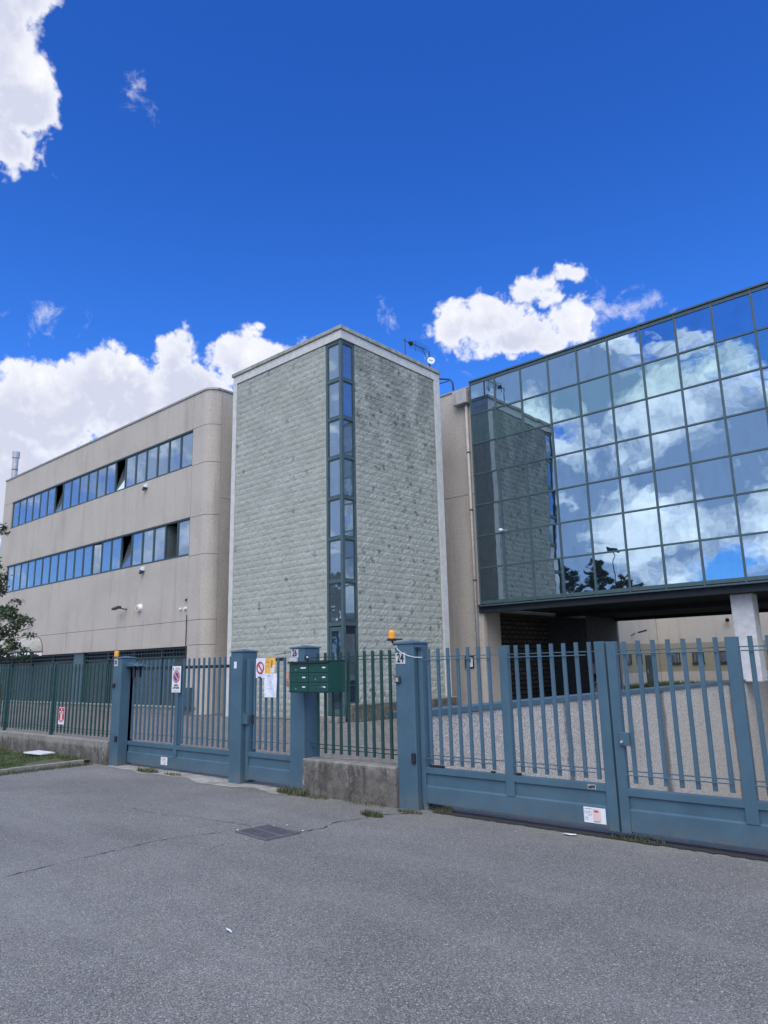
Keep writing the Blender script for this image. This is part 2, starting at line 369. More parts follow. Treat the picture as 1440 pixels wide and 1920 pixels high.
M['skin']=mat('poster figure brown',(.35,.17,.10),.7)
M['red']=mat('sign red',(.50,.035,.05),.45,var=.1)
M['navy']=mat('sign blue',(.05,.06,.30),.45)
M['ink']=mat('ink',(.015,.017,.02),.6)
M['inkgrey']=mat('grey print',(.25,.28,.33),.7)
M['pink']=mat('pale red print',(.60,.30,.25),.7)
M['steel']=mat('galvanised steel',(.45,.46,.48),.5,.35,var=.12)
M['pipe']=mat('pipe pale grey',(.42,.40,.39),.6,var=.12,extra=lambda q,t,c,p:q.mix(streaks(q,t,.4,(3,3,.3)),c,(.24,.21,.19)))
def wallstain(q,t,c,p):
    xs,ys,zs=q.sep(t); wob=q.vm('ADD',t,q.vm('MULTIPLY',q.noise(t,5,3,.6,out=1),(.22,.22,.5)))
    c=q.mix(q.m('MULTIPLY',q.ramp(q.noise(wob,3.2,7,.72),.42,.60),.8),c,(.060,.055,.047))
    c=q.mix(q.ramp(zs,.43,.30,0.,.45),c,(.075,.068,.058))
    c=q.mix(streaks(q,wob,.7,(5,5,.5),.48,.66),c,(.045,.042,.036))
    c=q.mix(streaks(q,q.vm('ADD',wob,(7.3,0,2.)),.75,(11,11,.8),.60,.70),c,(.42,.40,.355))
    c=q.mix(q.m('MULTIPLY',q.ramp(q.noise(t,26,6,.75),.55,.70),.6),c,(.30,.285,.25))
    return q.mix(q.m('MULTIPLY',q.ramp(zs,.40,.46),.5),c,(.30,.29,.26))
M['stained']=mat('weather stained concrete',(.20,.185,.16),.95,var=.25,vscale=8,bump=.8,bscale=30,extra=wallstain)
def pebble():
    m_=bpy.data.materials.new('pebbledash'); m_.use_nodes=True; q=NT(m_.node_tree); p=q.n['Principled BSDF']
    t=q.node('ShaderNodeTexCoord').outputs['Object']; xs,ys,zs=q.sep(t)
    v=q.node('ShaderNodeTexVoronoi',inp={'Vector':t,'Scale':48.}); s_=q.node('ShaderNodeSeparateColor',inp={0:v.outputs['Color']})
    c=q.mix(s_.outputs[0],(.50,.46,.395),(.68,.64,.565)); c=q.mix(q.m('MULTIPLY',q.ramp(s_.outputs[1],.7,.9),.45),c,(.20,.18,.15))
    c=q.mix(q.m('MULTIPLY',q.ramp(v.outputs['Distance'],.4,.7),.5),c,(.22,.20,.175))
    c=q.mix(streaks(q,t,.35,(.8,.8,.2)),c,(.2,.17,.14))
    q.l.new(c,p.inputs['Base Color']); p.inputs['Roughness'].default_value=.9
    b=q.node('ShaderNodeBump',inp={'Height':q.m('MULTIPLY',v.outputs['Distance'],-1.),'Strength':.8,'Distance':.015}); q.l.new(b.outputs[0],p.inputs['Normal'])
    # seepage stains that hang below the panel joints
    w_=None
    for yj,wd in ((11.9,.16),(16.25,.26),(21.2,.2)):
        d=q.m('ABSOLUTE',q.m('SUBTRACT',q.m('ADD',ys,q.m('MULTIPLY_ADD',q.noise(t,2.,3,.6),.3,-.15)),yj-PEB_O))
        k=q.ramp(d,wd,wd*.25); w_=k if w_ is None else q.m('MAXIMUM',w_,k)
    c2=q.mix(q.m('MULTIPLY',w_,.75),c,(.07,.062,.055)); q.l.new(c2,p.inputs['Base Color'])
    return m_
PEB_O=15.
M['pebble']=pebble()
def paver():
    m_=bpy.data.materials.new('pavers'); m_.use_nodes=True; q=NT(m_.node_tree); p=q.n['Principled BSDF']
    t=q.node('ShaderNodeTexCoord').outputs['Object']
    br=q.node('ShaderNodeTexBrick',inp={'Vector':t,'Scale':1.,'Mortar Size':.012,'Brick Width':.24,'Row Height':.12,'Color1':(.24,.215,.19,1),'Color2':(.17,.155,.14,1),'Mortar':(.07,.065,.05,1)})
    c=q.mix(q.m('MULTIPLY',q.ramp(q.noise(t,1.2,5,.65),.4,.7),.5),br.outputs[0],(.12,.115,.10))
    c=q.mix(q.m('MULTIPLY',q.ramp(q.noise(t,6,5,.7),.55,.75),.5),c,(.30,.275,.235))
    q.l.new(c,p.inputs['Base Color']); p.inputs['Roughness'].default_value=.9
    b=q.node('ShaderNodeBump',inp={'Height':q.m('ADD',q.m('MULTIPLY',br.outputs['Fac'],-1.),q.noise(t,20,4,.7)),'Strength':.7,'Distance':.02}); q.l.new(b.outputs[0],p.inputs['Normal']); return m_
M['paver']=paver()
M['soil']=mat('soil under grass',(.085,.085,.045),.95,var=.4,vscale=3,bump=.5,bscale=20)
M['kerb']=mat('kerb concrete',(.22,.21,.19),.9,var=.25,vscale=7,bump=.5,bscale=50)
M['kerbl']=mat('pale grit',(.36,.35,.33),.9,var=.3,vscale=2)
M['slabc']=mat('threshold concrete',(.30,.285,.26),.9,var=.3,vscale=4,bump=.5,bscale=40)
M['grass']=mat('grass blades',(.075,.110,.036),.7,var=.45,vscale=2.2)
M['weed']=mat('weed leaves',(.075,.090,.038),.7,var=.4,vscale=9)
M['leaf']=mat('tree leaves',(.050,.080,.036),.6,var=.45,vscale=3)
M['bark']=mat('bark',(.06,.05,.04),.95,var=.3,bump=.6,bscale=30)
M['slat']=mat('cast iron',(.15,.15,.16),.55,.3)
M['crack']=mat('crack',(.025,.024,.023),1.)
def shutter_mat():
    m_=bpy.data.materials.new('grille shutter'); m_.use_nodes=True; q=NT(m_.node_tree); p=q.n['Principled BSDF']
    t=q.node('ShaderNodeTexCoord').outputs['Object']; xs,ys,zs=q.sep(t)
    br=q.node('ShaderNodeTexBrick',inp={'Vector':q.comb(xs,zs,0.),'Scale':1.,'Mortar Size':.010,'Brick Width':.20,'Row Height':.075,'Color1':(.020,.036,.038,1),'Color2':(.045,.066,.066,1),'Mortar':(.085,.115,.115,1)})
    q.l.new(br.outputs[0],p.inputs['Base Color']); p.inputs['Roughness'].default_value=.5
    return m_
M['shutter']=shutter_mat()
def darkbrick():
    m_=bpy.data.materials.new('dark brick'); m_.use_nodes=True; q=NT(m_.node_tree); p=q.n['Principled BSDF']
    t=q.node('ShaderNodeTexCoord').outputs['Object']; xs,ys,zs=q.sep(t)
    br=q.node('ShaderNodeTexBrick',inp={'Vector':q.comb(ys,zs,0.),'Scale':1.,'Mortar Size':.03,'Brick Width':.5,'Row Height':.2,'Color1':(.10,.085,.07,1),'Color2':(.15,.13,.11,1),'Mortar':(.02,.02,.02,1)})
    q.l.new(br.outputs[0],p.inputs['Base Color']); p.inputs['Roughness'].default_value=.9; return m_
M['dbrick']=darkbrick()
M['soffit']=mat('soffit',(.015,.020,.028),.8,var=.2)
M['darkwall_and_shade']=mat('dark plaster and passage shade',(.10,.105,.11),.85,var=.2)  # dark plaster; on the passage pier this colour paints shade
M['rear_wall']=tan_concrete('rear wall concrete',(.56,.52,.465),(.68,.64,.58),.2)
M['band']=mat('olive paint band',(.34,.32,.235),.8,var=.08)
M['awn']=mat('awning canvas',(.34,.33,.30),.8,var=.15)
M['pillar']=mat('pillar plaster',(.56,.56,.56),.85,var=.1,vscale=5,bump=.2,extra=lambda q,t,c,p:q.mix(streaks(q,t,.3),c,(.36,.35,.34)))

# ================================================================== SETTING
# ground sheet with the opening of the garage ramp cut out
RX0,RX1,RY0,RY1=-6.3,4.6,6.95,26.
g=MB(); BIG=900
for (x0,x1,y0,y1) in ((-BIG,RX0,-BIG,BIG),(RX1,BIG,-BIG,BIG),(RX0,RX1,-BIG,RY0),(RX0,RX1,RY1,BIG)): g.quad((x0,y0,-.012),(x1,y0,-.012),(x1,y1,-.012),(x0,y1,-.012))
tag(g.build('ground',M['soil'],origin=(0,0,0)),kind='structure')
tag(MB().quad((-12.66,-60,0),(60,-60,0),(60,6.95,0),(-12.66,6.95,0)).quad((-80,-60,0),(-12.66,-60,0),(-12.66,-3,0),(-80,-3,0)).build('road',M['asphalt'],origin=(0,0,0)),kind='structure')
yd=MB().quad((-70,6.6,-.004),(RX0-.1,6.6,-.004),(RX0-.1,36,-.004),(-70,36,-.004)).quad((RX0-.1,RY1,-.004),(20,RY1,-.004),(20,36,-.004),(RX0-.1,36,-.004))
tag(yd.build('paved_yard',M['paver'],origin=(0,0,0)),kind='structure')
tag(MB().quad((RX0,6.5,.004),(RX1,6.5,.004),(RX1,7.4,-.05),(RX0,7.4,-.05)).quad((RX0,7.4,-.05),(RX1,7.4,-.05),(RX1,24,-3.3),(RX0,24,-3.3)).quad((RX0,24,-3.3),(RX1,24,-3.3),(RX1,RY1,-3.3),(RX0,RY1,-3.3)).build('ramp',M['kerb'],origin=(0,0,0)),kind='structure')
# threshold strip of old concrete under gates, ragged outline
th=MB(); top=[];bot=[]
for i in range(81):
    x=-12.0+i*(4.75/80); top.append((x,6.93,.005)); bot.append((x,6.27+.05*math.sin(i*.22)+.03*math.sin(i*.47+1)+random.uniform(-.012,.012)-.10*math.exp(-((i-57)/8)**2),.005))
for i in range(80): th.quad(bot[i],bot[i+1],top[i+1],top[i])
tag(th.build('concrete_threshold',M['slabc'],origin=(0,0,0),fix=False),kind='structure')
# lawn verge and its kerb
def hgt(x,y): return .03+.025*math.sin(x*1.3+y)+.02*math.sin(y*2.1)
v=MB(); nx,ny=24,12
P0=[[(-30+i*(17.3/nx),-2.9+j*(9.28/ny)) for i in range(nx+1)] for j in range(ny+1)]
for j in range(ny):
    for i in range(nx): v.quad(*[(p[0],p[1],hgt(*p)) for p in (P0[j][i],P0[j][i+1],P0[j+1][i+1],P0[j+1][i])])
tag(v.build('verge',M['soil'],origin=(0,0,0)),kind='structure')
kb=MB(); yy=-3.0
while yy<6.2:
    y2=min(yy+1.0,6.25); kb.box(-12.74,-12.62,yy,y2-.008,-.05,.075+random.uniform(-.008,.008)); yy=y2
tag(kb.build('kerb',M['kerb'],bevel=.012,origin=(-12.7,0,0)),kind='structure')
def blades(name,n,sampler,hmin,hmax,m_,wd=.006,lean=.5):
    b=MB()
    for _ in range(n):
        x,y,z=sampler(); a=random.uniform(0,6.283); h=random.uniform(hmin,hmax); l=random.uniform(0,lean)*h
        dx,dy=math.cos(a),math.sin(a); px,py=-dy*wd,dx*wd
        b.quad((x-px,y-py,z),(x+px,y+py,z),(x+px*.6+dx*l*.4,y+py*.6+dy*l*.4,z+h*.6),(x-px*.6+dx*l*.4,y-py*.6+dy*l*.4,z+h*.6))
        b.quad((x-px*.6+dx*l*.4,y-py*.6+dy*l*.4,z+h*.6),(x+px*.6+dx*l*.4,y+py*.6+dy*l*.4,z+h*.6),(x+dx*l,y+dy*l,z+h*.97))
    return b
def lawn_s():
    while 1:
        x=random.uniform(-19,-12.76); y=random.uniform(3.6,6.32)
        if math.sin(x*2.3)*math.sin(y*3.1+x)<-.55+random.random()*.3: continue
        return x,y,hgt(x,y)-.01
tag(blades('grass',26000,lawn_s,.03,.09,M['grass'],.0045).build('grass',M['grass'],origin=(0,0,0),fix=False),kind='stuff')
def far_s():
    x=random.uniform(-17.4,-5); y=random.uniform(38,45.6) ; return x,y,-.01
tag(blades('grass',9000,far_s,.12,.42,M['grass'],.02).build('tall_grass',M['grass'],origin=(-11,42,0),fix=False),kind='stuff')
def kerb_s():
    x=-12.60+random.uniform(0,.26)**1.2; y=random.uniform(3.5,6.3); return x,y,0
tag(blades('g',1500,kerb_s,.015,.06,M['weed'],.005).build('kerb_weeds',M['weed'],origin=(-12.5,5,0),fix=False),kind='stuff')
# asphalt cracks
def strip(b,pts,w0,z=.004,seed=1):
    rr=random.Random(seed); L_=[]
    for (a,c) in zip(pts,pts[1:]):
        n=max(2,int(math.dist(a,c)/.05))
        for k in range(n): t=k/n; L_.append((a[0]+(c[0]-a[0])*t+rr.uniform(-.012,.012),a[1]+(c[1]-a[1])*t+rr.uniform(-.012,.012)))
    for p,q_ in zip(L_,L_[1:]):
        d=Vector((q_[0]-p[0],q_[1]-p[1])); 
        if d.length<1e-4 or rr.random()<.13: continue
        nrm=Vector((-d.y,d.x)).normalized()*w0*rr.uniform(.25,1.)
        b.quad((p[0]-nrm.x,p[1]-nrm.y,z),(p[0]+nrm.x,p[1]+nrm.y,z),(q_[0]+nrm.x,q_[1]+nrm.y,z),(q_[0]-nrm.x,q_[1]-nrm.y,z))
cr=MB()
strip(cr,[(-6.33,1.6),(-6.30,2.5),(-6.36,3.2),(-6.40,3.9),(-6.25,4.35),(-6.1,4.62)],.008,seed=2)
strip(cr,[(-5.56,4.93),(-5.5,5.2),(-5.6,5.45),(-5.5,5.75),(-5.52,5.95),(-5.3,6.2),(-5.1,6.42)],.011,seed=3)
strip(cr,[(-5.7,4.5),(-5.75,4.1),(-5.6,3.9)],.004,seed=4)
strip(cr,[(-8.5,4.5),(-8.2,4.62),(-7.6,4.6),(-7.1,4.75),(-6.1,4.85)],.004,seed=5)
tag(cr.build('asphalt_crack',M['crack'],origin=(0,0,0),fix=False),kind='structure')
# near-black strip along the gate 24 foot, ragged front edge
sm=MB(); 
for i in range(60):
    x=-5.1+i*.075; sm.quad((x,6.43+random.uniform(-.03,.01),.006),(x+.076,6.43+random.uniform(-.03,.01),.006),(x+.076,6.60,.006),(x,6.60,.006))
tag(sm.build('gate_foot_strip',M['crack'],origin=(0,0,0),fix=False),kind='structure')

# ================================================================== LEFT OFFICE BUILDING
LX0,LX1,LY=-42.05,-22.17,15.15; LXC=LX1-.5
ob=thing('office_building',(-32,15.15,0),'long three storey tan concrete office building with two strips of windows','building')
w_=MB(); GAP=.014
def pan(x0,x1,z0,z1): w_.box(x0+GAP/2,x1-GAP/2,LY,LY+.2,z0+GAP/2,z1-GAP/2)
WR=(-23.37,LXC)
pan(LX0,-32.2,2.44,3.38); pan(-32.2,-23.27,2.44,3.38)
pan(LX0,-32.2,3.38,5.85); pan(-32.2,-23.37,3.38,5.85); 
pan(LX0,-32.2,7.33,9.40); pan(-32.2,-23.37,7.33,9.40)
pan(LX0,-36.57,10.88,12.3); pan(-36.57,-23.37,10.88,12.3)
for z0,z1 in ((5.85,7.33),(9.40,10.88)): pan(LX0,-40.87,z0,z1)
def corner(z0,z1,x_from):
    n=8; pts=[(x_from,LY)]
    for k in range(n+1):
        a=math.pi/2*k/n; pts.append((LXC+.5*math.sin(a),LY+.5-.5*math.cos(a)))
    inn=[(LX1-.2,LY+.5),(LX1-.2,LY+.35),(LXC,LY+.2),(x_from,LY+.2)]
    w_.prism(pts+inn,'z',z0+GAP/2,z1-GAP/2)
for z0,z1 in ((.0,2.47),(2.47,3.38),(3.38,5.80),(5.80,7.30),(7.30,9.37),(9.37,10.88),(10.88,12.3)): corner(z0,z1,-23.27+.007 if z1<3.5 else -23.37+.007)
for z0,z1 in ((0,7.98),(7.98,12.3)): w_.box(LX1-.2,LX1-.004,LY+.5+GAP,30,z0+GAP/2,z1-GAP/2)
w_.box(LX0,LX0+.2,LY+.21,30,0,12.3)
w_.build('wall',M['tan'],ob,bevel=.006)
bk=MB()   # backing seen in the joints
for z0,z1 in ((2.46,5.84),(7.34,9.39),(10.89,12.28)): bk.box(LX0+.02,-23.3,LY+.03,LY+.19,z0,z1)
bk.build('joint_filler',M['joint'],ob)
MB().box(LX0-.03,LXC,LY-.035,LY+.3,12.3,12.38).box(LX1-.3,LX1+.035,LY+.3,30,12.3,12.38).prism([(LXC,LY-.035),(LXC+.2,LY),(LX1-.08,LY+.14),(LX1+.035,LY+.36),(LX1-.3,LY+.3),(LXC,LY+.3)],'z',12.3,12.379).build('coping',M['cap_metal'],ob)
MB().box(LX0+.2,LX1-.2,LY+.4,30,12.0,12.1).build('roof',M['cap'],ob)
MB().box(LX0+.3,LX1-.4,17.6,17.7,0,11.9).box(LX0+.3,LX1-.4,LY+.25,17.6,5.5,5.6).box(LX0+.3,LX1-.4,LY+.25,17.6,9.1,9.2).box(LX0+.3,LX1-.4,LY+.25,17.6,7.4,7.6).box(LX0+.3,LX1-.4,LY+.25,17.6,11.0,11.1).build('interior',M['dim'],ob)
def tilt_quad(x0,x1,z0,z1,y,tl,th=.02):
    return
def office_windows(z0,z1,tilted,swung,ajar):
    n=20; xa,xb=-40.85,-23.39; wd=(xb-xa)/n; y=LY+.05
    MB().box(xa-.02,xb+.02,y-.03,y+.10,z1-.05,z1+.0).box(xa-.02,xb+.02,y-.05,y+.10,z0+.0,z0+.05).build('window_strip_frame',M['frame'],ob)
    for i in range(n):
        x0=xa+i*wd; x1=x0+wd; f=MB(); t=.04
        f.prism([(x0,z0+.051),(x1,z0+.051),(x1,z1-.051),(x1-t,z1-.051),(x1-t,z0+.07),(x0+t,z0+.07),(x0+t,z1-.051),(x0,z1-.051)],'y',y,y+.07)
        fo=f.build('window',M['frame'],ob)
        ga,gb,gc,gd=x0+t,x1-t,z0+.05,z1-.05; s=.035
        def sash(c,ax,ay,az_):   # c lower-left corner, frame + pane
            c=Vector(c); ax=Vector(ax);ay=Vector(ay);az_=Vector(az_); W=gb-ga; H=gd-gc; m1=MB()
            for (u,v_,hu,hv) in ((W/2,s/2,W/2,s/2),(W/2,H-s/2,W/2,s/2),(s/2,H/2,s/2,H/2-s),(W-s/2,H/2,s/2,H/2-s)):
                m1.obox(c+ax*u+az_*v_+ay*.025,ax,ay,az_,hu,.022,hv)
            m1.build('sash',M['frame'],fo)
            e=random.uniform(-.004,.004)
            MB().obox(c+ax*W/2+az_*H/2+ay*(.02),(ax+ay*e).normalized(),ay,az_,W/2-s,.004,H/2-s).build('pane',M['glass_w'],fo)
        if i in tilted:
            a=R(16); sash((ga,y+.0,gc),(1,0,0),(0,math.cos(a),-math.sin(a)),(0,math.sin(a),math.cos(a)))
        elif i in swung:
            a=R(72); sash((ga,y+.03,gc),(math.cos(a),math.sin(a),0),(-math.sin(a),math.cos(a),0),(0,0,1))
        elif i in ajar:
            a=R(14); sash((ga,y+.03,gc),(math.cos(a),math.sin(a),0),(-math.sin(a),math.cos(a),0),(0,0,1))
        else: sash((ga,y+.005,gc),(1,0,0),(0,1,0),(0,0,1))
office_windows(9.40,10.88,(6,13),(),())
office_windows(5.85,7.33,(14,),(18,),(11,))
# ground floor shutters
pl=MB().box(LX0,-22.68,LY-.06,LY+.3,0,.24); pl.build('plinth',M['kerb'],ob,bevel=.01)
MB().box(LX0,-22.60,LY-.10,LY+.16,.24,.29).build('sill',M['cap'],ob)
MB().box(LX0,-23.3,LY+.2,LY+.32,2.37,2.44).box(LX0,-23.3,LY+.16,LY+.2,2.08,2.11).box(LX0,-23.3,LY+.16,LY+.2,2.25,2.27).build('shop_head',M['frame'],ob)
box('pier',M['frame2'],ob,-32.46,-31.53,LY+.1,LY+.3,.29,2.44)
sx=[LX0]+[-40.2+i*1.93 for i in range(5)]
def shutter(x0,x1):
    s=MB(); z=.30
    while z<2.06: s.box(x0+.04,x1-.04,LY+.26+random.uniform(0,.004),LY+.28,z,z+.068); z+=.075
    so_=s.build('shutter',M['shutter'],ob)
    [box('guide',M['frame'],so_,xx,xx+.04,LY+.2,LY+.3,.29,2.37) for xx in (x0,x1-.04)]
    m2=MB().box(x0+.05,x1-.05,LY+.215,LY+.225,2.23,2.245); k=x0+.1
    while k<x1-.1: m2.box(k,k+.02,LY+.22,LY+.24,2.11,2.37); k+=.22
    m2.build('grille',M['frame2'],so_)
xs_=[-42.0,-39.6,-37.2,-34.8,-32.46]
for a,b_ in zip(xs_,xs_[1:]): shutter(a,b_)
xs_=[-31.53,-29.5,-27.4,-25.3,-23.31]
for a,b_ in zip(xs_,xs_[1:]): shutter(a,b_)
MB().box(LX0+.1,-23.3,LY+.34,LY+.36,0.24,2.44).build('shop_back',M['dark'],ob)
MB().tube([(-23.33,LY-.02,3.6),(-23.33,LY-.02,.3)],.018,6).build('cable_duct',M['dgrey'],ob)
# chimney
CX,CY=-41.82,15.46
ch=thing('flue_chimney',(CX,CY,12.38),'round galvanised flue chimney with ribbed cap on the left roof end','chimney')
MB().tube([(CX,CY,12.3),(CX,CY,13.75)],.16,16).build('flue',M['steel'],ch,smooth=False)
MB().tube([(CX,CY,13.72),(CX,CY,14.08)],.20,16).build('cowl',M['steel'],ch)
MB().tube([(CX,CY,13.0),(CX,CY,13.04)],.175,16).build('collar',M['dgrey'],ch)
# awnings with black film-strip valance
def awning(x0,x1,label):
    y0=LY-.01; yf=LY-.78; zt=3.36; zb=2.62
    t=thing('shop_awning',((x0+x1)/2,LY,2.6),label,'awning','domed awnings over the ground floor')
    m1=MB(); n=8; k=.75; prof=[]
    for i in range(n+1):
        a=math.pi/2*i/n; prof.append((y0-(y0-yf)*math.sin(a),zb+(zt-zb)*math.cos(a)))
    # domed ends: x shrinks towards the top
    rows=[]
    for i,(yy,zz) in enumerate(prof):
        s=math.sqrt(max(0,1-((zz-zb)/(zt-zb))**2))*.85; rows.append([(x0+.85-s,y0,zz) ,(x0+.85-s*.8,y0-(y0-yy)*.6,zz),(x0+.85,yy,zz),(x1-.85,yy,zz),(x1-.85+s*.8,y0-(y0-yy)*.6,zz),(x1-.85+s,y0,zz)])
    for a,b_ in zip(rows,rows[1:]):
        for j in range(5): m1.quad(a[j],a[j+1],b_[j+1],b_[j])
    m1.build('canopy',M['awn'],t,smooth=True)
    MB().tube(rows[-1],.02,6).tube([r[5] for r in rows],.018,6).tube([r[0] for r in rows],.018,6).build('hoop',M['dgrey'],t)
    b_=rows[-1]; va=MB(); dots=MB()
    seg=[(b_[4],b_[5],1),(b_[3],b_[4],1),(b_[2],b_[3],3)]
    # scalloped front valance: three scallops along the front
    def scal(p,q_,n=10,dmax=.26,dmin=.05):
        p=Vector(p);q_=Vector(q_); nr=Vector((q_.y-p.y,-(q_.x-p.x),0)).normalized(); nr=nr if nr.y<0 else -nr
        for i in range(n):
            a=p.lerp(q_,i/n); c=p.lerp(q_,(i+1)/n); da=dmin+(dmax-dmin)*math.sqrt(i/n); dc=dmin+(dmax-dmin)*math.sqrt((i+1)/n)
            va.quad(a+nr*.012,c+nr*.012,c+nr*.012-Vector((0,0,dc)),a+nr*.012-Vector((0,0,da)))
        for tt,r_ in ((.35,.04),(.58,.055),(.83,.085)):
            c=p.lerp(q_,tt)-Vector((0,0,.055+r_*.75)); dots.disc(c+nr*.014,nr,r_,14,.004)
    scal(b_[2],b_[3]); scal(b_[3],b_[4],8); scal(b_[4],b_[5],8) 
    vo=va.build('valance',M['ink'],t,fix=False); dots.build('dots',M['white'],vo,fix=False)
awning(-38.1,-35.55,'domed grey awning with black dotted valance, nearest the gate, above the shuttered ground floor')
awning(-40.9,-38.35,'domed grey awning with black dotted valance behind the tree leaves at the far left')
# facade lamps and cameras
def wall_lamp(x,z,label,l=.5):
    t=thing('wall_lamp',(x,LY,z),label,'wall lamp')
    MB().tube([(x+.12,LY,z-.02),(x+.12,LY-.12,z-.02),(x+.05,LY-.30,z+.03)],.025,8).build('arm',M['dgrey'],t)
    MB().obox((x-.12,LY-.34,z+.03),(1,0,.12),(0,1,0),(-.12,0,1),.26,.09,.045).build('head',M['dgrey'],t,bevel=.02)
wall_lamp(-27.9,4.13,'dark arm lamp on the tan wall beside the white round siren')
t=thing('floodlight',(-37.0,LY,4.1),'dark floodlight on a short arm above the awnings, by the tree leaves','floodlight')
MB().tube([(-36.9,LY,4.35),(-36.9,LY-.15,4.15),(-36.9,LY-.02,3.9)],.03,8).build('arm',M['dgrey'],t)
MB().tube([(-36.95,LY-.15,4.2),(-37.25,LY-.4,4.3)],[.1,.16],12).build('head',M['dgrey'],t)
t=thing('alarm_siren',(-26.72,LY,4.0),'white rounded siren box on the tan wall under the lower windows','siren')
MB().tube([(-26.72,LY,4.08),(-26.72,LY-.14,4.08)],[.17,.13],18).build('housing',M['white'],t,smooth=False)
MB().tube([(-26.72,LY-.14,4.08),(-26.72,LY-.16,4.08)],[.10,.07],18).build('cover',M['pink'],t)
def cam_box(x,z,label):
    t=thing('security_camera',(x,LY,z),label,'camera','cameras on the tan facade')
    MB().box(x-.11,x+.11,LY-.10,LY,z-.02,z+.14).build('housing',M['white'],t,bevel=.02)
    MB().tube([(x,LY-.08,z-.02),(x-.02,LY-.16,z-.13)],[.09,.05],12).build('lens',M['dgrey'],t)
cam_box(-26.69,9.12,'small white camera on the tan wall below the upper window strip')
cam_box(-26.61,5.60,'small white camera on the tan wall below the lower window strip')
t=thing('sensor',(-23.6,LY,3.85),'pair of small white sensors on the tan wall near its rounded corner','sensor')
MB().tube([(-23.75,LY,3.84),(-23.75,LY-.07,3.84)],.05,10).build('head',M['white'],t); MB().tube([(-23.42,LY,3.84),(-23.42,LY-.09,3.84)],.06,10).build('head',M['white'],t)
MB().box(-23.43,-23.37,LY-.05,LY,4.12,4.20).build('bracket',M['dgrey'],t)
t=thing('meter_cabinet',(-22.95,LY-.12,.36),'dark blue metal cabinet against the tan wall right of the shutters','cabinet')
MB().box(-23.26,-22.66,LY-.34,LY-.101,.29,.96).build('body',M['frame2'],t,bevel=.01)
MB().box(-23.20,-22.72,LY-.352,LY-.34,.35,.92).build('door',M['frame2'],t)

# ================================================================== STAIR TOWER
TX0,TX1,TY0,TY1=-20.86,-15.16,15.21,20.45
tw=thing('stair_tower',(-18,15.21,0),'square grey green split-block stair tower with a glazed corner strip and pale trim','tower')
def block_wall(name,m_,origin,u,nrm,length,z0,z1,seed,mm):
    rr=random.Random(seed); b=MB(); u=Vector(u); nrm=Vector(nrm); o=Vector(origin); H=.2068; rows=int((z1-z0)/H)+1; g_=.006
    for r in range(rows):
        za=z0+r*H; zb=min(za+H-g_,z1)
        if zb-za<.03: continue
        x=-.2 if r%2 else 0.
        while x<length-.01:
            xa=max(x,0)+g_/2; xb=min(x+.4,length)-g_/2; x+=.4
            if xb-xa<.02: continue
            nu,nv=5,3; i=len(b.v); base=rr.uniform(-.003,.004); sl=rr.uniform(-.006,.006); sv=rr.uniform(-.005,.003)
            for jv in range(nv+1):
                for iu in range(nu+1):
                    a=iu/nu; c=jv/nv; e=1. if 0<iu<nu and 0<jv<nv else 0.
                    d=base+(.009+rr.uniform(-.009,.009))*e+sl*(a-.5)+sv*(c-.5)*(-1)
                    p=o+u*(xa+(xb-xa)*a)+nrm*d; b.v.append((p.x,p.y,za+(zb-za)*c))
            st=nu+1
            for jv in range(nv):
                for iu in range(nu):
                    k=i+jv*st+iu; b.f.append((k,k+1,k+1+st,k+st)); b.mi.append(0)
            # sides back to the mortar
            ring=[i+k for k in range(st)]+[i+nu+st*k for k in range(1,nv+1)]+[i+nv*st+nu-k for k in range(1,nu+1)]+[i+st*(nv-k) for k in range(1,nv)]
            j=len(b.v)
            for k in ring: p=Vector(b.v[k])-nrm*.03; b.v.append(tuple(p))
            for k in range(len(ring)):
                k2=(k+1)%len(ring); b.f.append((ring[k],j+k,j+k2,ring[k2])); b.mi.append(0)
    return b.build(name,m_,mm)
block_wall('front_block_wall',M['block'],(-20.64,TY0+.02,0),(1,0,0),(0,-1,0),4.75,.02,12.0,11,tw)
block_wall('side_block_wall',M['block_r'],(TX1-.02,15.87,0),(0,1,0),(1,0,0),4.24,.02,12.0,12,tw)
MB().box(-20.64,-15.89,TY0+.035,TY0+.2,0,12.0).box(TX1-.2,TX1-.035,15.87,20.11,0,12.0).build('mortar',M['mortar'],tw)
MB().box(TX0,-20.65,TY0-.02,TY1,0,12.01).box(TX1-.25,TX1+.02,20.12,TY1,0,12.01).box(TX0,TX1-.25,20.2,TY1,0,12.01).build('edge_trim',M['trim'],tw,bevel=.008)
MB().box(TX0,TX1+.02,TY0-.02,TY1,12.012,12.32).build('fascia',M['trim'],tw,bevel=.008)
MB().box(TX0-.05,TX1+.07,TY0-.07,TY1+.04,12.32,12.45).build('roof_cap',M['cap'],tw,bevel=.01)
MB().box(TX1-.7,TX1-.22,TY0+.22,15.8,0,12.0).build('stair_core',M['dark'],tw)
ZS=[.13,2.82,4.12,5.45,6.74,8.05,9.35,10.65,12.0]
SXa,SYb=-15.885,15.865
fr=MB(); yf=TY0+.03; xf=TX1-.03
fr.box(SXa,SXa+.07,yf,yf+.1,.1,12.0).box(xf-.1,xf,SYb-.07,SYb,.47,12.0)
fr.box(xf-.09,xf+.01,yf-.01,yf+.09,.1,12.0)
for z in ZS[1:]:
    za=z-.05 if z<12 else z-.1; fr.box(SXa+.07,xf-.09,yf+.005,yf+.08,za,z+.05 if z<12 else 12.0).box(xf-.08,xf-.005,yf+.09,SYb-.07,za,z+.05 if z<12 else 12.0)
fr.box(xf-.08,xf-.005,yf+.09,SYb-.07,1.70,1.78).box(xf-.08,xf-.005,yf+.09,SYb-.07,.47,.53)
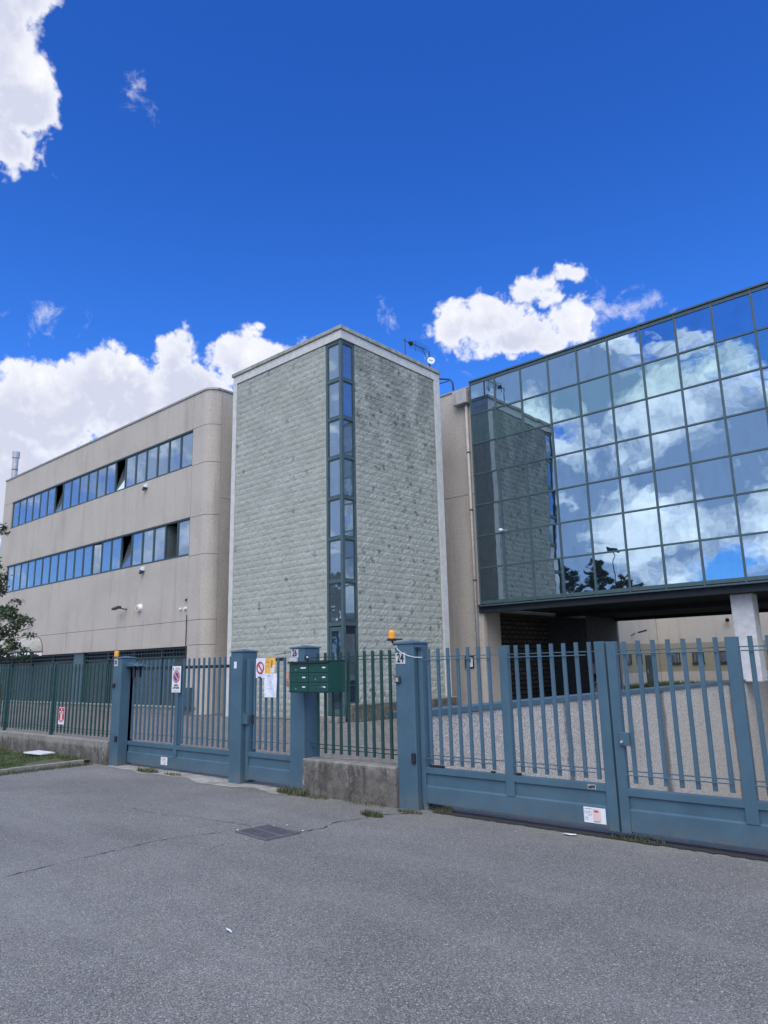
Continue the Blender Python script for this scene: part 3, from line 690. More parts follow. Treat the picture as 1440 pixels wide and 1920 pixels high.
fr.build('corner_glazing_frame',M['frame2'],tw,bevel=.006)
for i in range(1,8):
    za,zb=ZS[i]+.05,ZS[i+1]-(.05 if i<7 else .1)
    def pane_thing(nm,bx,horiz):
        f=MB(); (a0,a1)=bx; s=.03
        if horiz:
            f.box(a0,a1,yf+.02,yf+.06,za,za+s).box(a0,a1,yf+.02,yf+.06,zb-s,zb).box(a0,a0+s,yf+.02,yf+.06,za+s,zb-s).box(a1-s,a1,yf+.02,yf+.06,za+s,zb-s); fo=f.build('window',M['frame'],tw)
            e=random.uniform(-.006,.006); MB().obox(((a0+a1)/2,yf+.045,(za+zb)/2),(1,e,0),(-e,1,0),(0,0,1),(a1-a0)/2-s,.004,(zb-za)/2-s).build('pane',M['glass_t'],fo)
        else:
            f.box(xf-.06,xf-.02,a0,a1,za,za+s).box(xf-.06,xf-.02,a0,a1,zb-s,zb).box(xf-.06,xf-.02,a0,a0+s,za+s,zb-s).box(xf-.06,xf-.02,a1-s,a1,za+s,zb-s); fo=f.build('window',M['frame'],tw)
            e=random.uniform(-.006,.006); MB().obox((xf-.045,(a0+a1)/2,(za+zb)/2),(1,e,0),(-e,1,0),(0,0,1),.004,(a1-a0)/2-s,(zb-za)/2-s).build('pane',M['glass_t'],fo)
    pane_thing('w',(SXa+.07,xf-.09),True); pane_thing('w',(yf+.09,SYb-.07),False)
za,zb=1.78,2.77
f=MB().box(xf-.06,xf-.02,yf+.09,SYb-.07,1.0,1.03).build('window',M['frame'],tw)
MB().box(xf-.05,xf-.042,yf+.09,SYb-.07,1.78,2.77).box(xf-.05,xf-.042,yf+.09,SYb-.07,.53,1.70).build('pane',M['glass_d'],f)
dr=MB(); a0,a1=SXa+.08,xf-.10
dr.box(a0,a0+.07,yf+.02,yf+.07,.16,2.74).box(a1-.07,a1,yf+.02,yf+.07,.16,2.74).box(a0+.07,a1-.07,yf+.02,yf+.07,2.62,2.74).box(a0+.07,a1-.07,yf+.02,yf+.07,.16,.34).build('door',M['frame2'],tw,bevel=.004)
do=[o for o in tw.children if o.name.startswith('door')][0]
MB().box(a0+.07,a1-.07,yf+.04,yf+.05,.34,2.62).build('pane',M['glass_d'],do)
MB().tube([(a1-.05,yf-.03,1.0),(a1-.05,yf-.03,1.35)],.012,8).build('handle',M['steel'],do)
MB().box(-16.15,-15.1,14.85,TY0-.002,0,.11).box(-16.1,-15.12,15.0,TY0-.002,.11,.15).build('doorstep',M['kerb'],tw,bevel=.01)
MB().box(TX1+.022,-14.78,15.4,20.4,0,.46).build('planter_wall',M['stained'],tw,bevel=.01)
MB().box(TX1+.021,-14.76,15.38,20.4,.46,.50).build('planter_cap',M['kerb'],tw)
# aerial, dish
t=thing('tv_aerial',(-15.5,18.8,12.45),'dark television aerial on a thin mast on the tower roof edge','aerial')
MB().tube([(-15.4,18.8,12.4),(-15.4,18.8,13.32)],.02,6).build('mast',M['dgrey'],t)
bm_=MB().tube([(-15.4,18.7,13.22),(-15.4,20.05,13.30)],.012,5)
bm_.build('boom',M['dgrey'],t)
el_=MB()
for k in range(9):
    y=19.25+k*.1; h=.09-.004*k
    el_.tube([(-15.4-.17,y,13.25+h),(-15.4+.17,y,13.25+h)],.006,4).tube([(-15.4-.17,y,13.25-h),(-15.4+.17,y,13.25-h)],.006,4)
el_.tube([(-15.4,19.05,13.4),(-15.4,19.05,13.05)],.012,5).tube([(-15.4,19.4,13.42),(-15.4,19.4,13.02)],.012,5)
el_.build('directors',M['dgrey'],t)
MB().tube([(-15.4,19.02,13.24),(-15.4,19.16,13.24)],[.05,.10],10).build('reflector',M['ink'],t)
MB().tube([(-15.4,19.8,13.27),(-15.4,20.35,12.6)],.012,5).build('brace',M['dgrey'],t)
t=thing('satellite_dish',(-15.35,20.25,12.45),'small white round dish on the far corner of the tower roof','dish')
MB().tube([(-15.42,20.25,12.4),(-15.42,20.25,13.28)],.028,8).build('mast',M['dgrey'],t)
dn=Vector((.75,-.62,.1)).normalized(); dc=Vector((-15.26,20.14,12.83))
a_=MB(); a_.tube([dc-dn*.05,dc,dc+dn*.02],[.07,.138,.145],24); a_.build('dish',M['white'],t)
rotd=Matrix((Vector((0,0,1)).cross(dn).normalized(),dn.cross(Vector((0,0,1)).cross(dn).normalized()),dn)).transposed()
text('Dvpv','lettering',.095,dc+dn*.024,rotd,M['inkgrey'],t,.8,.003)
# ================================================================== GLASS BUILDING
GY=22.1; GX0,GX1=-14.9,1.06
gb=thing('glass_office_building',(-7,22.1,0),'mirror glass office block raised over a passage, with a tan concrete end wall','building')
ZR=[3.80,5.03,6.24,7.43,8.63,9.85,11.05,12.28]; NC=14; cw=(GX1-GX0)/NC
fr=MB()
for i in range(NC+1):
    x=GX0+i*cw; wd=.03
    fr.box(x-wd if i else x,x+wd,GY-.03,GY+.05,3.67,12.40)
for z in ZR[1:-1]:
    for i in range(NC): fr.box(GX0+i*cw+.03,GX0+(i+1)*cw-.03,GY-.025,GY+.05,z-.028,z+.028)
for i in range(NC): fr.box(GX0+i*cw+.03,GX0+(i+1)*cw-.03,GY-.02,GY+.05,3.70,3.82).box(GX0+i*cw+.03,GX0+(i+1)*cw-.03,GY-.02,GY+.05,12.27,12.38)
fr.box(GX0,GX1+.03,GY-.06,GY+.2,12.40,12.46).box(GX0,GX1+.03,GY-.04,GY+.02,3.62,3.672)
fr.build('curtain_frame',M['frame2'],gb,bevel=.004)
rr=random.Random(5)
for i in range(NC):
    for j in range(7):
        x0,x1=GX0+i*cw+.03,GX0+(i+1)*cw-.03; z0,z1=ZR[j]+.03,ZR[j+1]-.03
        ex=rr.uniform(-.005,.005); ez=rr.uniform(-.005,.005)
        mm=M['glass_v'] if j==5 else M['glass']
        MB().obox(((x0+x1)/2,GY+.012,(z0+z1)/2),Vector((1,ex,0)).normalized(),Vector((-ex,1,-ez)).normalized(),Vector((0,ez,1)).normalized(),(x1-x0)/2+.01,.004,(z1-z0)/2+.01).build('pane',mm,gb)
wl=MB()
wl.box(-17.3,-14.93,22.3,22.5,.0,7.97).box(-17.3,-14.93,22.3,22.5,7.985,12.30)          # tan end wall
wl.box(-15.25,-15.05,22.51,23.6,0,3.6)
wl.box(-15.25,-15.05,23.6,30.8,3.5,3.6)
wl.box(-17.3,-15.06,34.1,34.3,0,3.59)
wl.build('wall',M['tan'],gb,bevel=.006)
MB().box(-17.28,-14.95,22.36,22.46,7.9,8.05).build('joint_filler',M['joint'],gb)
MB().box(-17.35,-14.91,22.26,22.6,12.30,12.37).build('coping',M['cap_metal'],gb)
MB().box(GX0+.02,GX1,GY+.06,34.3,3.70,12.3).build('upper_floors',M['darkwall_and_shade'],gb)
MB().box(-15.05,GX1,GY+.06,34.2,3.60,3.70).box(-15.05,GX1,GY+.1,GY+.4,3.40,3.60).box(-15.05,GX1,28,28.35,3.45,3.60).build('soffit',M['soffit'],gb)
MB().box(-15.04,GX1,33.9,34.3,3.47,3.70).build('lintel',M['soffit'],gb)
MB().box(-15.25,-15.05,30.8,34.09,0,3.6).build('shade_toned_pier',M['darkwall_and_shade'],gb)  # pier apart from the tan wall, its dark colour paints the passage shade
MB().box(-17.2,-17.0,23.0,31.5,0,3.6).build('bay_back_wall',M['dbrick'],gb)
MB().box(-17.0,-15.25,23.4,23.6,0,3.6).box(-17.0,-15.25,30.8,31.0,0,3.6).box(-17,-15.25,23.6,30.8,3.5,3.6).build('bay_reveal',M['darkwall_and_shade'],gb)
MB().box(-6.43,-5.83,22.62,23.2,.88,3.40).build('pillar',M['pillar'],gb,bevel=.03)
MB().box(.3,.9,22.62,23.2,0,3.40).build('pillar',M['pillar'],gb,bevel=.03)
# rain pipe with hopper
t=thing('rain_pipe',(-15.2,22.2,0),'pale grey rain pipe with a square hopper between the tan wall and the mirror glass','drainpipe')
MB().prism([(-15.68,11.62),(-15.02,11.62),(-15.02,12.2),(-15.68,12.2)],'y',22.0,22.29).build('hopper',M['pipe'],t,bevel=.02)
MB().tube([(-15.17,22.2,11.62),(-15.17,22.2,0)],.055,12).build('pipe',M['pipe'],t,smooth=True)
cl=MB()
for z in (2.1,4.6,7.3,9.6): cl.tube([(-15.17,22.2,z),(-15.17,22.2,z+.05)],.07,12)
cl.build('clamp',M['dgrey'],t)
t=thing('roof_cable_duct',(-16.2,22.6,12.4),'two dark bent cable ducts rising over the tan roof edge beside the tower','cable duct')
MB().tube([(-17.3,22.6,13.4),(-16.69,22.6,13.25),(-16.2,22.6,13.08),(-16.05,22.6,12.9),(-16.02,22.6,12.37)],.035,8).build('duct',M['ink'],t,smooth=True)
MB().tube([(-17.3,22.6,13.12),(-16.75,22.6,13.05),(-16.25,22.6,13.03)],.022,8).build('duct',M['ink'],t,smooth=True)
t=thing('notice_frame',(-15.6,22.3,1.45),'small dark framed notice on the tan wall behind the gate bars','notice')
MB().box(-15.83,-15.44,22.26,22.299,1.42,1.86).build('frame',M['dgrey'],t)
MB().box(-15.74,-15.48,22.255,22.26,1.46,1.80).build('sheet',M['paper'],t)
MB().box(-15.70,-15.56,22.252,22.2545,1.62,1.76).build('picture',M['weed'],t)
t=thing('dome_camera',(-13.76,22.05,6.25),'tiny white dome camera on the second mullion of the mirror glass','camera')
MB().tube([(-13.76,22.07,6.32),(-13.76,21.95,6.32)],.05,12).build('mount',M['white'],t)
MB().tube([(-13.76,21.95,6.36),(-13.76,21.95,6.31),(-13.76,21.95,6.27),(-13.76,21.95,6.24)],[.06,.075,.055,.02],12).build('dome',M['white'],t)

# ================================================================== REAR BUILDING
RYY=45.85; RXX=-17.58
rb=thing('rear_building',(-17.58,45.85,0),'low tan building with an olive painted band seen through the passage','building')
def rp(z0,z1,m_,nm):
    b=MB(); o=.0 if nm!='painted_band' else .006
    b.box(RXX,22,RYY-o,RYY+.3,z0,z1).box(RXX-.3,RXX+o,35.5,RYY-.001-o,z0,z1); return b.build(nm,m_,rb)
rp(0,.85,M['rear_wall'],'lower_wall'); rp(.85,2.55,M['band'],'painted_band'); rp(2.55,9,M['rear_wall'],'upper_wall')
MB().box(RXX,22,RYY+.3,60,8.7,8.9).build('roof',M['cap'],rb)
def rwin(x0,x1,z0,z1,face='y'):
    f=MB(); t=.06
    if face=='y':
        for a in ((x0,x1,z0,z0+t),(x0,x1,z1-t,z1),(x0,x0+t,z0+t,z1-t),(x1-t,x1,z0+t,z1-t)): f.box(a[0],a[1],RYY-.05,RYY-.007,a[2],a[3])
        f.box(x0-.05,x1+.05,RYY-.09,RYY-.051,z0-.05,z0); fo=f.build('window',M['frame'],rb)
        MB().box(x0+t,x1-t,RYY-.03,RYY-.01,z0+t,z1-t).build('pane',M['glass_w'],fo)
    else:
        for a in ((x0,x1,z0,z0+t),(x0,x1,z1-t,z1),(x0,x0+t,z0+t,z1-t),(x1-t,x1,z0+t,z1-t)): f.box(RXX+.007,RXX+.05,a[0],a[1],a[2],a[3])
        fo=f.build('window',M['frame'],rb)
        MB().box(RXX+.01,RXX+.03,x0+t,x1-t,z0+t,z1-t).build('pane',M['glass_w'],fo)
for k in range(9): rwin(-17.0+k*1.43,-16.32+k*1.43,1.33,2.01)
rwin(40.6,41.4,1.33,1.98,'x'); rwin(42.15,42.95,1.33,1.97,'x'); rwin(38.4,39.2,1.33,1.97,'x')
d_=MB().box(RXX+.007,RXX+.05,43.45,44.40,0,1.86).build('door',M['frame'],rb)
MB().box(RXX+.05,RXX+.08,43.55,43.6,.8,1.0).build('handle',M['steel'],d_)
MB().tube([(RXX+.02,45.7,0),(RXX+.02,45.7,9)],.008,5).build('corner_joint',M['joint'],rb)
t=thing('wall_floodlight',(-17.58,41.9,3.1),'dark arm lamp on the rear building seen through the passage','wall lamp')
MB().tube([(-17.58,41.7,3.0),(-17.3,41.7,3.12)],.03,6).build('arm',M['dgrey'],t)
MB().obox((-16.95,41.9,3.22),(1,.2,.25),(-.2,1,0),(-.25,0,1),.24,.12,.04).build('head',M['dgrey'],t)
t=thing('rear_camera',(-13.28,45.85,3.8),'small dark camera high on the rear building wall left of the pillar','camera')
MB().tube([(-13.28,45.85,3.86),(-13.28,45.7,3.86),(-13.22,45.5,3.78)],[.05,.06,.12],10).build('body',M['ink'],t)

# ================================================================== RAMP WALL
rw=thing('ramp_wall',(-6.4,15,0),'pebbledash retaining wall of the garage ramp with a blue grey top rail','wall')
PJ=[7.75,11.87,16.23,21.2,26.,30.5,34.2]
b=MB()
for a,c in zip(PJ,PJ[1:]): b.box(-6.55,-6.3,a+.008,c-.008,-3.5,.87)
wm=b.build('pebble_panel',M['pebble'],rw,bevel=.008)
MB().box(-6.52,-6.33,7.8,34.1,-3.5,.86).build('joint_filler',M['joint'],rw)
MB().box(-6.58,-6.27,7.42,22.60,.872,.955).box(-6.58,-6.27,23.22,34.2,.872,.955).build('top_rail',M['blue'],rw,bevel=.006)
tag(MB().box(RX0,RX1,RY1,RY1+.2,-3.5,.0).box(RX1,RX1+.2,RY0,RY1,-3.5,.6).build('ramp_far_wall',M['stained']),'stained concrete wall closing the sunken garage ramp','wall')

# ================================================================== MOTORCYCLE
mc=thing('motor_scooter',(-14.3,30.8,0),'dark scooter with a windscreen and top box parked in the passage','scooter')
def mp(x,y,z): return (-14.35+x,30.8+y,z)
for yy in (-1.0,.55):
    wh=MB(); n=24
    pts=[mp(0,yy+.30*math.cos(2*math.pi*k/n),.32+.30*math.sin(2*math.pi*k/n)) for k in range(n+1)]
    wo_=wh.tube(pts,.05,8).build('wheel',M['ink'],mc)
    h=MB().tube([mp(-.03,yy,.32),mp(.03,yy,.32)],.17,14)
    for k in range(5):
        a=2*math.pi*k/5; h.tube([mp(.0,yy,.32),mp(0,yy+.27*math.cos(a),.32+.27*math.sin(a))],.015,5)
    h.build('rim',M['steel'],wo_)
MB().tube([mp(0,.55,.45),mp(0,.5,.62),mp(0,.15,.66),mp(0,-.25,.42),mp(0,-.55,.42),mp(0,-.7,.75),mp(0,-.82,1.0)],[.12,.17,.19,.14,.13,.13,.1],10).build('body',M['ink'],mc,smooth=True)
MB().tube([mp(0,.75,.80),mp(0,.3,.84),mp(0,-.1,.78)],[.11,.15,.12],10).build('seat',M['black'],mc,smooth=True)
MB().box(*[q for p in zip(mp(-.2,.55,.85),mp(.2,.95,1.18)) for q in p]).build('top_box',M['ink'],mc,bevel=.05)
MB().tube([mp(-.34,-.72,1.08),mp(0,-.82,1.02),mp(.34,-.72,1.08)],.018,6).build('handlebar',M['steel'],mc)
MB().tube([mp(0,-.8,1.0),mp(0,-1.0,.32)],.03,6).build('fork',M['steel'],mc)
MB().obox(mp(0,-.86,1.25),(1,0,0),(0,1,.3),(0,-.25,1),.2,.006,.22).build('windscreen',M['plate'],mc)
MB().obox(mp(0,-1.0,.66),(1,0,0),(0,1,0),(0,0,1),.09,.22,.02).build('mudguard',M['plate'],mc)
MB().tube([mp(.16,.2,.3),mp(.17,.8,.38)],[.04,.06],8).build('exhaust',M['steel'],mc)

# ================================================================== FENCE LINE
FY=6.42
def gate_post(x0,x1,h,label,group='blue grey steel gate posts'):
    t=thing('gate_post',((x0+x1)/2,FY+.14,0),label,'gate post',group)
    MB().box(x0,x1,FY,FY+.28,-.02,h).build('shaft',M['blue'],t,bevel=.012)
    i=MB(); o=.012; zc=h; cx,cy=(x0+x1)/2,FY+.14
    i.box(x0-o,x1+o,FY-o,FY+.28+o,zc,zc+.014)
    b4=[(x0-o,FY-o,zc+.014),(x1+o,FY-o,zc+.014),(x1+o,FY+.28+o,zc+.014),(x0-o,FY+.28+o,zc+.014)]
    for a,c in zip(b4,b4[1:]+b4[:1]): i.quad(a,c,(cx,cy,zc+.045))
    i.build('cap',M['blue'],t)
    return t
p28=gate_post(-12.13,-11.85,1.79,'blue grey steel gate post carrying the sideways 28 plate, left of the sliding gate')
p26l=gate_post(-8.72,-8.46,1.80,'blue grey steel gate post with a tiny white sticker, left of the pedestrian gate')
p26=gate_post(-7.41,-7.13,1.81,'blue grey steel gate post with the number 26 plate above the green mailboxes')
p24=gate_post(-5.56,-5.28,1.80,'large blue grey steel gate post with the number 24 plate and key switch')
pR=gate_post(-.72,-.44,1.80,'blue grey steel gate post at the right end of the double swing gate')
MB().box(-5.30,-5.22,FY+.2,FY+.4,.02,.05).tube([(-5.24,6.52,.0),(-5.24,6.52,.10)],.035,10).build('bottom_hinge',M['blue'],p24)
MB().box(-5.36,-5.19,FY+.02,FY+.12,1.755,1.775).build('top_hinge',M['blue'],p24)
# number plates
def plate(x0,x1,z0,z1,s,label,rot=FRONT,size=.1,xs=.72):
    t=thing('house_number_plate',((x0+x1)/2,FY-.004,z0),label,'number plate','house number plates on the gate posts')
    MB().box(x0,x1,FY-.006,FY-.001,z0,z1).build('plate',M['plate'],t)
    text(s,'numerals',size,((x0+x1)/2,FY-.0075,(z0+z1)/2),rot,M['ink'],t,xs,.004); return t
plate(-7.385,-7.245,1.695,1.80,'26','white plate with black 26 on the post above the mailboxes',size=.125)
plate(-5.545,-5.40,1.575,1.70,'24','white plate with black 24 on the post beside the swing gate',size=.14)
plate(-12.10,-11.98,1.66,1.785,'28','white plate with black 28 turned on its side at the top of the leftmost post',rot=Matrix(((0,-1,0),(0,0,-1),(1,0,0))),size=.105)
def beacon(x,z,label,xb):
    t=thing('beacon_lamp',(x,FY+.08,z),label,'warning lamp','amber warning lamps on the gate posts')
    MB().tube([(x,FY+.08,z+.028),(x,FY+.08,z+.10),(x,FY+.08,z+.125)],[.042,.042,.034],18).build('lens',M['orange'],t,smooth=False)
    MB().tube([(x,FY+.08,z),(x,FY+.08,z+.028)],.055,18).build('base',M['black'],t)
    MB().box(min(x,xb),max(x,xb),FY+.06,FY+.10,z+.005,z+.022).tube([(x,FY+.08,z),(x+.03*(1 if xb>x else -1),FY+.08,z-.045),(xb,FY+.08,z-.05)],.012,6).build('bracket',M['black'],t)
beacon(-5.67,1.845,'amber warning lamp on a bracket at the top of the post with the 24 plate',-5.52)
beacon(-12.19,1.80,'amber warning lamp at the top of the leftmost gate post',-12.05)
t=thing('key_switch',(-5.51,FY,1.36),'small grey key switch on the post below the 24 plate','key switch')
MB().box(-5.545,-5.475,FY-.028,FY-.001,1.355,1.435).build('box',M['dgrey'],t,bevel=.008)
MB().box(-5.53,-5.495,FY-.033,FY-.028,1.375,1.42).build('cover',M['steel'],t)
t=thing('key_switch',(-12.06,FY,1.3),'small black key switch halfway up the leftmost gate post','key switch')
MB().box(-12.10,-12.03,FY-.03,FY-.001,1.29,1.365).build('box',M['black'],t,bevel=.008)
t=thing('photocell',(-5.33,FY+.05,.5),'black photocell on the right edge of the post with the 24 plate','photocell')
MB().box(-5.335,-5.285,FY-.028,FY-.001,.49,.60).build('box',M['black'],t,bevel=.006)
t=thing('photocell',(-11.9,FY,.42),'dark photocell low on the leftmost gate post','photocell')
MB().box(-11.93,-11.86,FY-.03,FY-.001,.40,.49).build('box',M['black'],t,bevel=.006)
MB().box(-11.915,-11.875,FY-.034,FY-.03,.42,.47).build('eye',M['dgrey'],t)
t=thing('intercom',(-7.33,FY,1.6),'white intercom box under the 26 plate behind the mailboxes','intercom')
MB().box(-7.39,-7.25,FY-.03,FY-.001,1.59,1.69).build('box',M['plate'],t,bevel=.006)
MB().disc((-7.335,FY-.031,1.625),(0,-1,0),.022,12,.004).build('dome',M['ink'],t)
t=thing('post_sticker',(-8.6,FY,1.6),'tiny white sticker near the top of the post left of the pedestrian gate','sticker')
MB().box(-8.635,-8.575,FY-.004,FY-.001,1.57,1.665).build('sheet',M['paper'],t)
t=thing('white_cable',(-5.4,FY,1.7),'white cable sagging from the 24 post to the swing gate hinge','cable')
MB().tube([(-5.53,FY-.005,1.775),(-5.50,FY-.015,1.735),(-5.43,FY-.02,1.695),(-5.35,FY-.015,1.665),(-5.27,FY-.0,1.645),(-5.20,FY+.06,1.64)],.004,6).build('cord',M['white'],t)
MB().tube([(-5.53,FY+.01,1.775),(-5.53,FY-.012,1.775)],.014,8).build('gland',M['steel'],t)
# ---- gate builder
def panel_frame(t,xs_,zb,zt,y0=6.49,y1=6.55,fold=.245):
    # xs_ list of (x0,x1) bays between stiles: recessed upper strip, folded lower plate
    lo=MB(); hi=MB(); up_=MB()
    x0=xs_[0][0]; x1=xs_[-1][1]
    lo.box(x0,x1,y0+.004,y1-.004,zb,fold)
    lo.build('kick_plate',M['blue'],t,bevel=.004)
    for (a,c) in xs_:
        up_.box(a,c,y0+.022,y1-.022,fold,zt-.06)
        up_.prism([(y0+.004,fold),(y0+.022,fold+.014),(y0+.022,fold)],'x',a,c)
    up_.build('panel',M['blue'],t)
    hi.box(x0,x1,y0,y1,zt-.065,zt); hi.build('mid_rail',M['blue'],t,bevel=.004)
def bars(t,xs_,z0,z1,y,m_,wd=.036,dp=.02):
    for x in xs_: MB().box(x-wd/2,x+wd/2,y,y+dp,z0+random.uniform(-.002,.002),z1+random.uniform(-.002,.002)).build('bar',m_,t)
def rods(t,x0,x1,zs,y,m_): 
    for z in zs: MB().tube([(x0,y,z),(x1,y,z)],.0055,6).build('rod',m_,t)
# left leaf of gate 24
t=thing('swing_gate',(-5.24,6.52,0),'left leaf of the blue grey swing gate, next to the 24 post','gate','leaves of the double swing gate'); gL=t
panel_frame(t,[(-5.21,-4.18),(-4.08,-3.11)],.075,.45)
for a,c in ((-5.27,-5.21),(-4.18,-4.08),(-3.11,-3.01)): MB().box(a,c,6.488,6.552,.05 if c<-5.1 or c>-3.1 else .246,1.735).build('stile',M['blue'],t,bevel=.004)
bars(t,[-5.135+k*.1355 for k in range(7)],.485,1.735,6.505,M['blue']); bars(t,[-3.985+k*.1355 for k in range(7)],.485,1.735,6.505,M['blue'])
rods(t,-5.21,-4.18,(1.645,.575),6.532,M['blue']); rods(t,-4.08,-3.11,(1.645,.575),6.532,M['blue'])
rods(t,-5.21,-4.3,(1.612,.545),6.49,M['blue']); rods(t,-4.08,-3.2,(1.612,.545),6.49,M['blue'])
MB().box(-5.16,-4.98,6.50,6.54,.451,.475).box(-4.36,-4.32,6.50,6.53,.451,.468).box(-4.06,-4.01,6.50,6.53,.451,.475).build('closer_bracket',M['black'],t)
# right leaf
t=thing('swing_gate',(-.78,6.52,0),'right leaf of the blue grey swing gate, with the square lock box','gate','leaves of the double swing gate'); gR=t
panel_frame(t,[(-2.90,-1.93),(-1.83,-.86)],.065,.43)
for a,c in ((-2.99,-2.90),(-1.93,-1.83),(-.86,-.78)): MB().box(a,c,6.488,6.552,.05 if c<-2.8 or c>-1 else .246,1.73).build('stile',M['blue'],t,bevel=.004)
bars(t,[-2.825+k*.1355 for k in range(7)],.475,1.73,6.505,M['blue']); bars(t,[-1.735+k*.1355 for k in range(7)],.475,1.73,6.505,M['blue'])
rods(t,-2.90,-1.93,(1.645,.575),6.532,M['blue']); rods(t,-1.83,-.86,(1.645,.575),6.532,M['blue'])
rods(t,-2.90,-2.0,(1.612,.545),6.49,M['blue']); rods(t,-1.83,-.9,(1.612,.545),6.49,M['blue'])
lk=MB().box(-2.925,-2.835,6.462,6.50,.80,.915).build('lock_box',M['blue'],t,bevel=.004)
MB().tube([(-2.90,6.462,.835),(-2.90,6.44,.835)],.012,8).build('cylinder',M['steel'],lk)
# pedestrian gate
t=thing('pedestrian_gate',(-8.4,6.52,0),'narrow blue grey pedestrian gate between the post with a sticker and the 26 post','gate')
panel_frame(t,[(-8.37,-7.47)],.065,.43,fold=.235)
for a,c in ((-8.44,-8.37),(-7.47,-7.43)): MB().box(a,c,6.488,6.552,.05,1.70).build('stile',M['blue'],t,bevel=.004)
bars(t,[-8.27,-8.145,-8.02,-7.895,-7.77,-7.63],.465,1.70,6.505,M['blue'])
rods(t,-8.37,-7.47,(.575,),6.532,M['blue'])
MB().box(-8.20,-7.64,6.526,6.545,1.655,1.70).build('top_strip',M['ink'],t)
lk=MB().box(-8.475,-8.415,6.45,6.486,.80,.95).build('lock_box',M['blue'],t,bevel=.004)
MB().box(-8.41,-8.355,6.452,6.487,.80,.93).build('strike_box',M['blue'],t,bevel=.004)
MB().box(-8.33,-8.27,6.49,6.504,.81,.93).build('latch',M['ink'],t)
MB().tube([(-7.8,6.49,1.74),(-7.55,6.45,1.755),(-7.40,6.43,1.77)],.004,5).build('cable',M['ink'],t)
# sliding gate 28
SG=6.60
t=thing('sliding_gate',(-10,6.63,0),'long blue grey sliding gate with a no parking sign at its middle','gate')
panel_frame(t,[(-11.85,-10.42),(-10.34,-8.5)],.045,.40,y0=SG,y1=SG+.06,fold=.215)
for a,c in ((-11.9,-11.85),(-10.42,-10.34),(-8.5,-8.45)): MB().box(a,c,SG-.002,SG+.062,.04 if a!=-10.42 else .216,1.62).build('stile',M['blue'],t)
MB().box(-10.47,-10.30,SG+.03,SG+.09,.42,1.62).build('centre_post',M['blue'],t)
bars(t,[-11.76+k*.1365 for k in range(10)],.43,1.745,SG+.01,M['blue']); bars(t,[-10.22+k*.1365 for k in range(13)],.43,1.745,SG+.01,M['blue'])
MB().box(-11.9,-8.45,SG+.035,SG+.06,1.585,1.63).build('top_rail',M['ink'],t)
rods(t,-11.85,-8.5,(.53,),SG+.045,M['blue'])
t=thing('gate_guide',(-11.75,6.6,1.5),'dark triangular roller guide holding the sliding gate by the leftmost post','gate guide')
MB().prism([(-11.85,1.72),(-11.45,1.65),(-11.85,1.65)],'y',6.50,6.70).build('bracket',M['blue'],t)
MB().tube([(-11.68,6.57,1.66),(-11.68,6.57,1.46)],.03,10).tube([(-11.68,6.70,1.66),(-11.68,6.70,1.46)],.03,10).build('roller',M['ink'],t)
# green fences
def green_fence(x0,x1,label,xsb,z0,z1,posts,wall):
    t=thing('green_fence',((x0+x1)/2,6.52,0),label,'fence')
    bars(t,xsb,z0,z1,6.50,M['green'],.036,.02)
    for z in ((z0+.10),(z1-.10)): MB().box(x0,x1,6.521,6.528,z-.005,z+.005).build('rail',M['green'],t)
    rods(t,x0,x1,(z0+.05,z1-.06),6.535,M['green'])
    for x in posts: MB().box(x-.03,x+.03,6.485,6.545,wall,z1+.04).build('post',M['green'],t,bevel=.004)
    return t
green_fence(-7.12,-5.57,'short dark green bar fence on the stained wall between the 26 and 24 posts',[-6.965+k*.1385 for k in range(10)],.50,1.74,[],.4)
MB().box(-5.61,-5.575,6.49,6.56,.42,1.66).build('end_post',M['ink'],[o for o in bpy.data.objects if o.name.startswith('green_fence')][0])
green_fence(-26.,-12.14,'long dark green bar fence on a low wall to the left of the sliding gate',[-12.25-k*.15 for k in range(88)],.44,1.72,[-14.62,-16.9,-19.2,-21.5,-23.8],.3)
def low_wall(x0,x1,zt0,zt1,z0,label):
    t=MB(); n=max(6,int((x1-x0)/.25)); rr=random.Random(int(x0*10))
    y0,y1=6.39,6.62
    for i in range(n):
        a=x0+(x1-x0)*i/n; c=x0+(x1-x0)*(i+1)/n; za=zt0+(zt1-zt0)*i/n; zc=zt0+(zt1-zt0)*(i+1)/n
        e1=.012
        t.quad((a,y0,z0),(c,y0,z0),(c,y0,zc-e1),(a,y0,za-e1)); t.quad((a,y0,za-e1),(c,y0,zc-e1),(c,y0+.012,zc),(a,y0+.012,za)); t.quad((a,y0+.012,za),(c,y0+.012,zc),(c,y1,zc),(a,y1,za)); t.quad((a,y1,za),(c,y1,zc),(c,y1,z0),(a,y1,z0))
    t.quad((x0,y0,z0),(x0,y0,zt0-.012),(x0,y0+.012,zt0),(x0,y1,zt0),(x0,y1,z0)); t.quad((x1,y0,z0),(x1,y1,z0),(x1,y1,zt1),(x1,y0+.012,zt1),(x1,y0,zt1-.012))
    return tag(t.build('low_wall',M['stained']),label,'wall')
low_wall(-7.125,-5.565,.43,.43,-.02,'low stained concrete wall under the short green fence')
low_wall(-26,-12.135,.36,.39,-.15,'low mossy concrete wall under the long green fence beside the lawn')
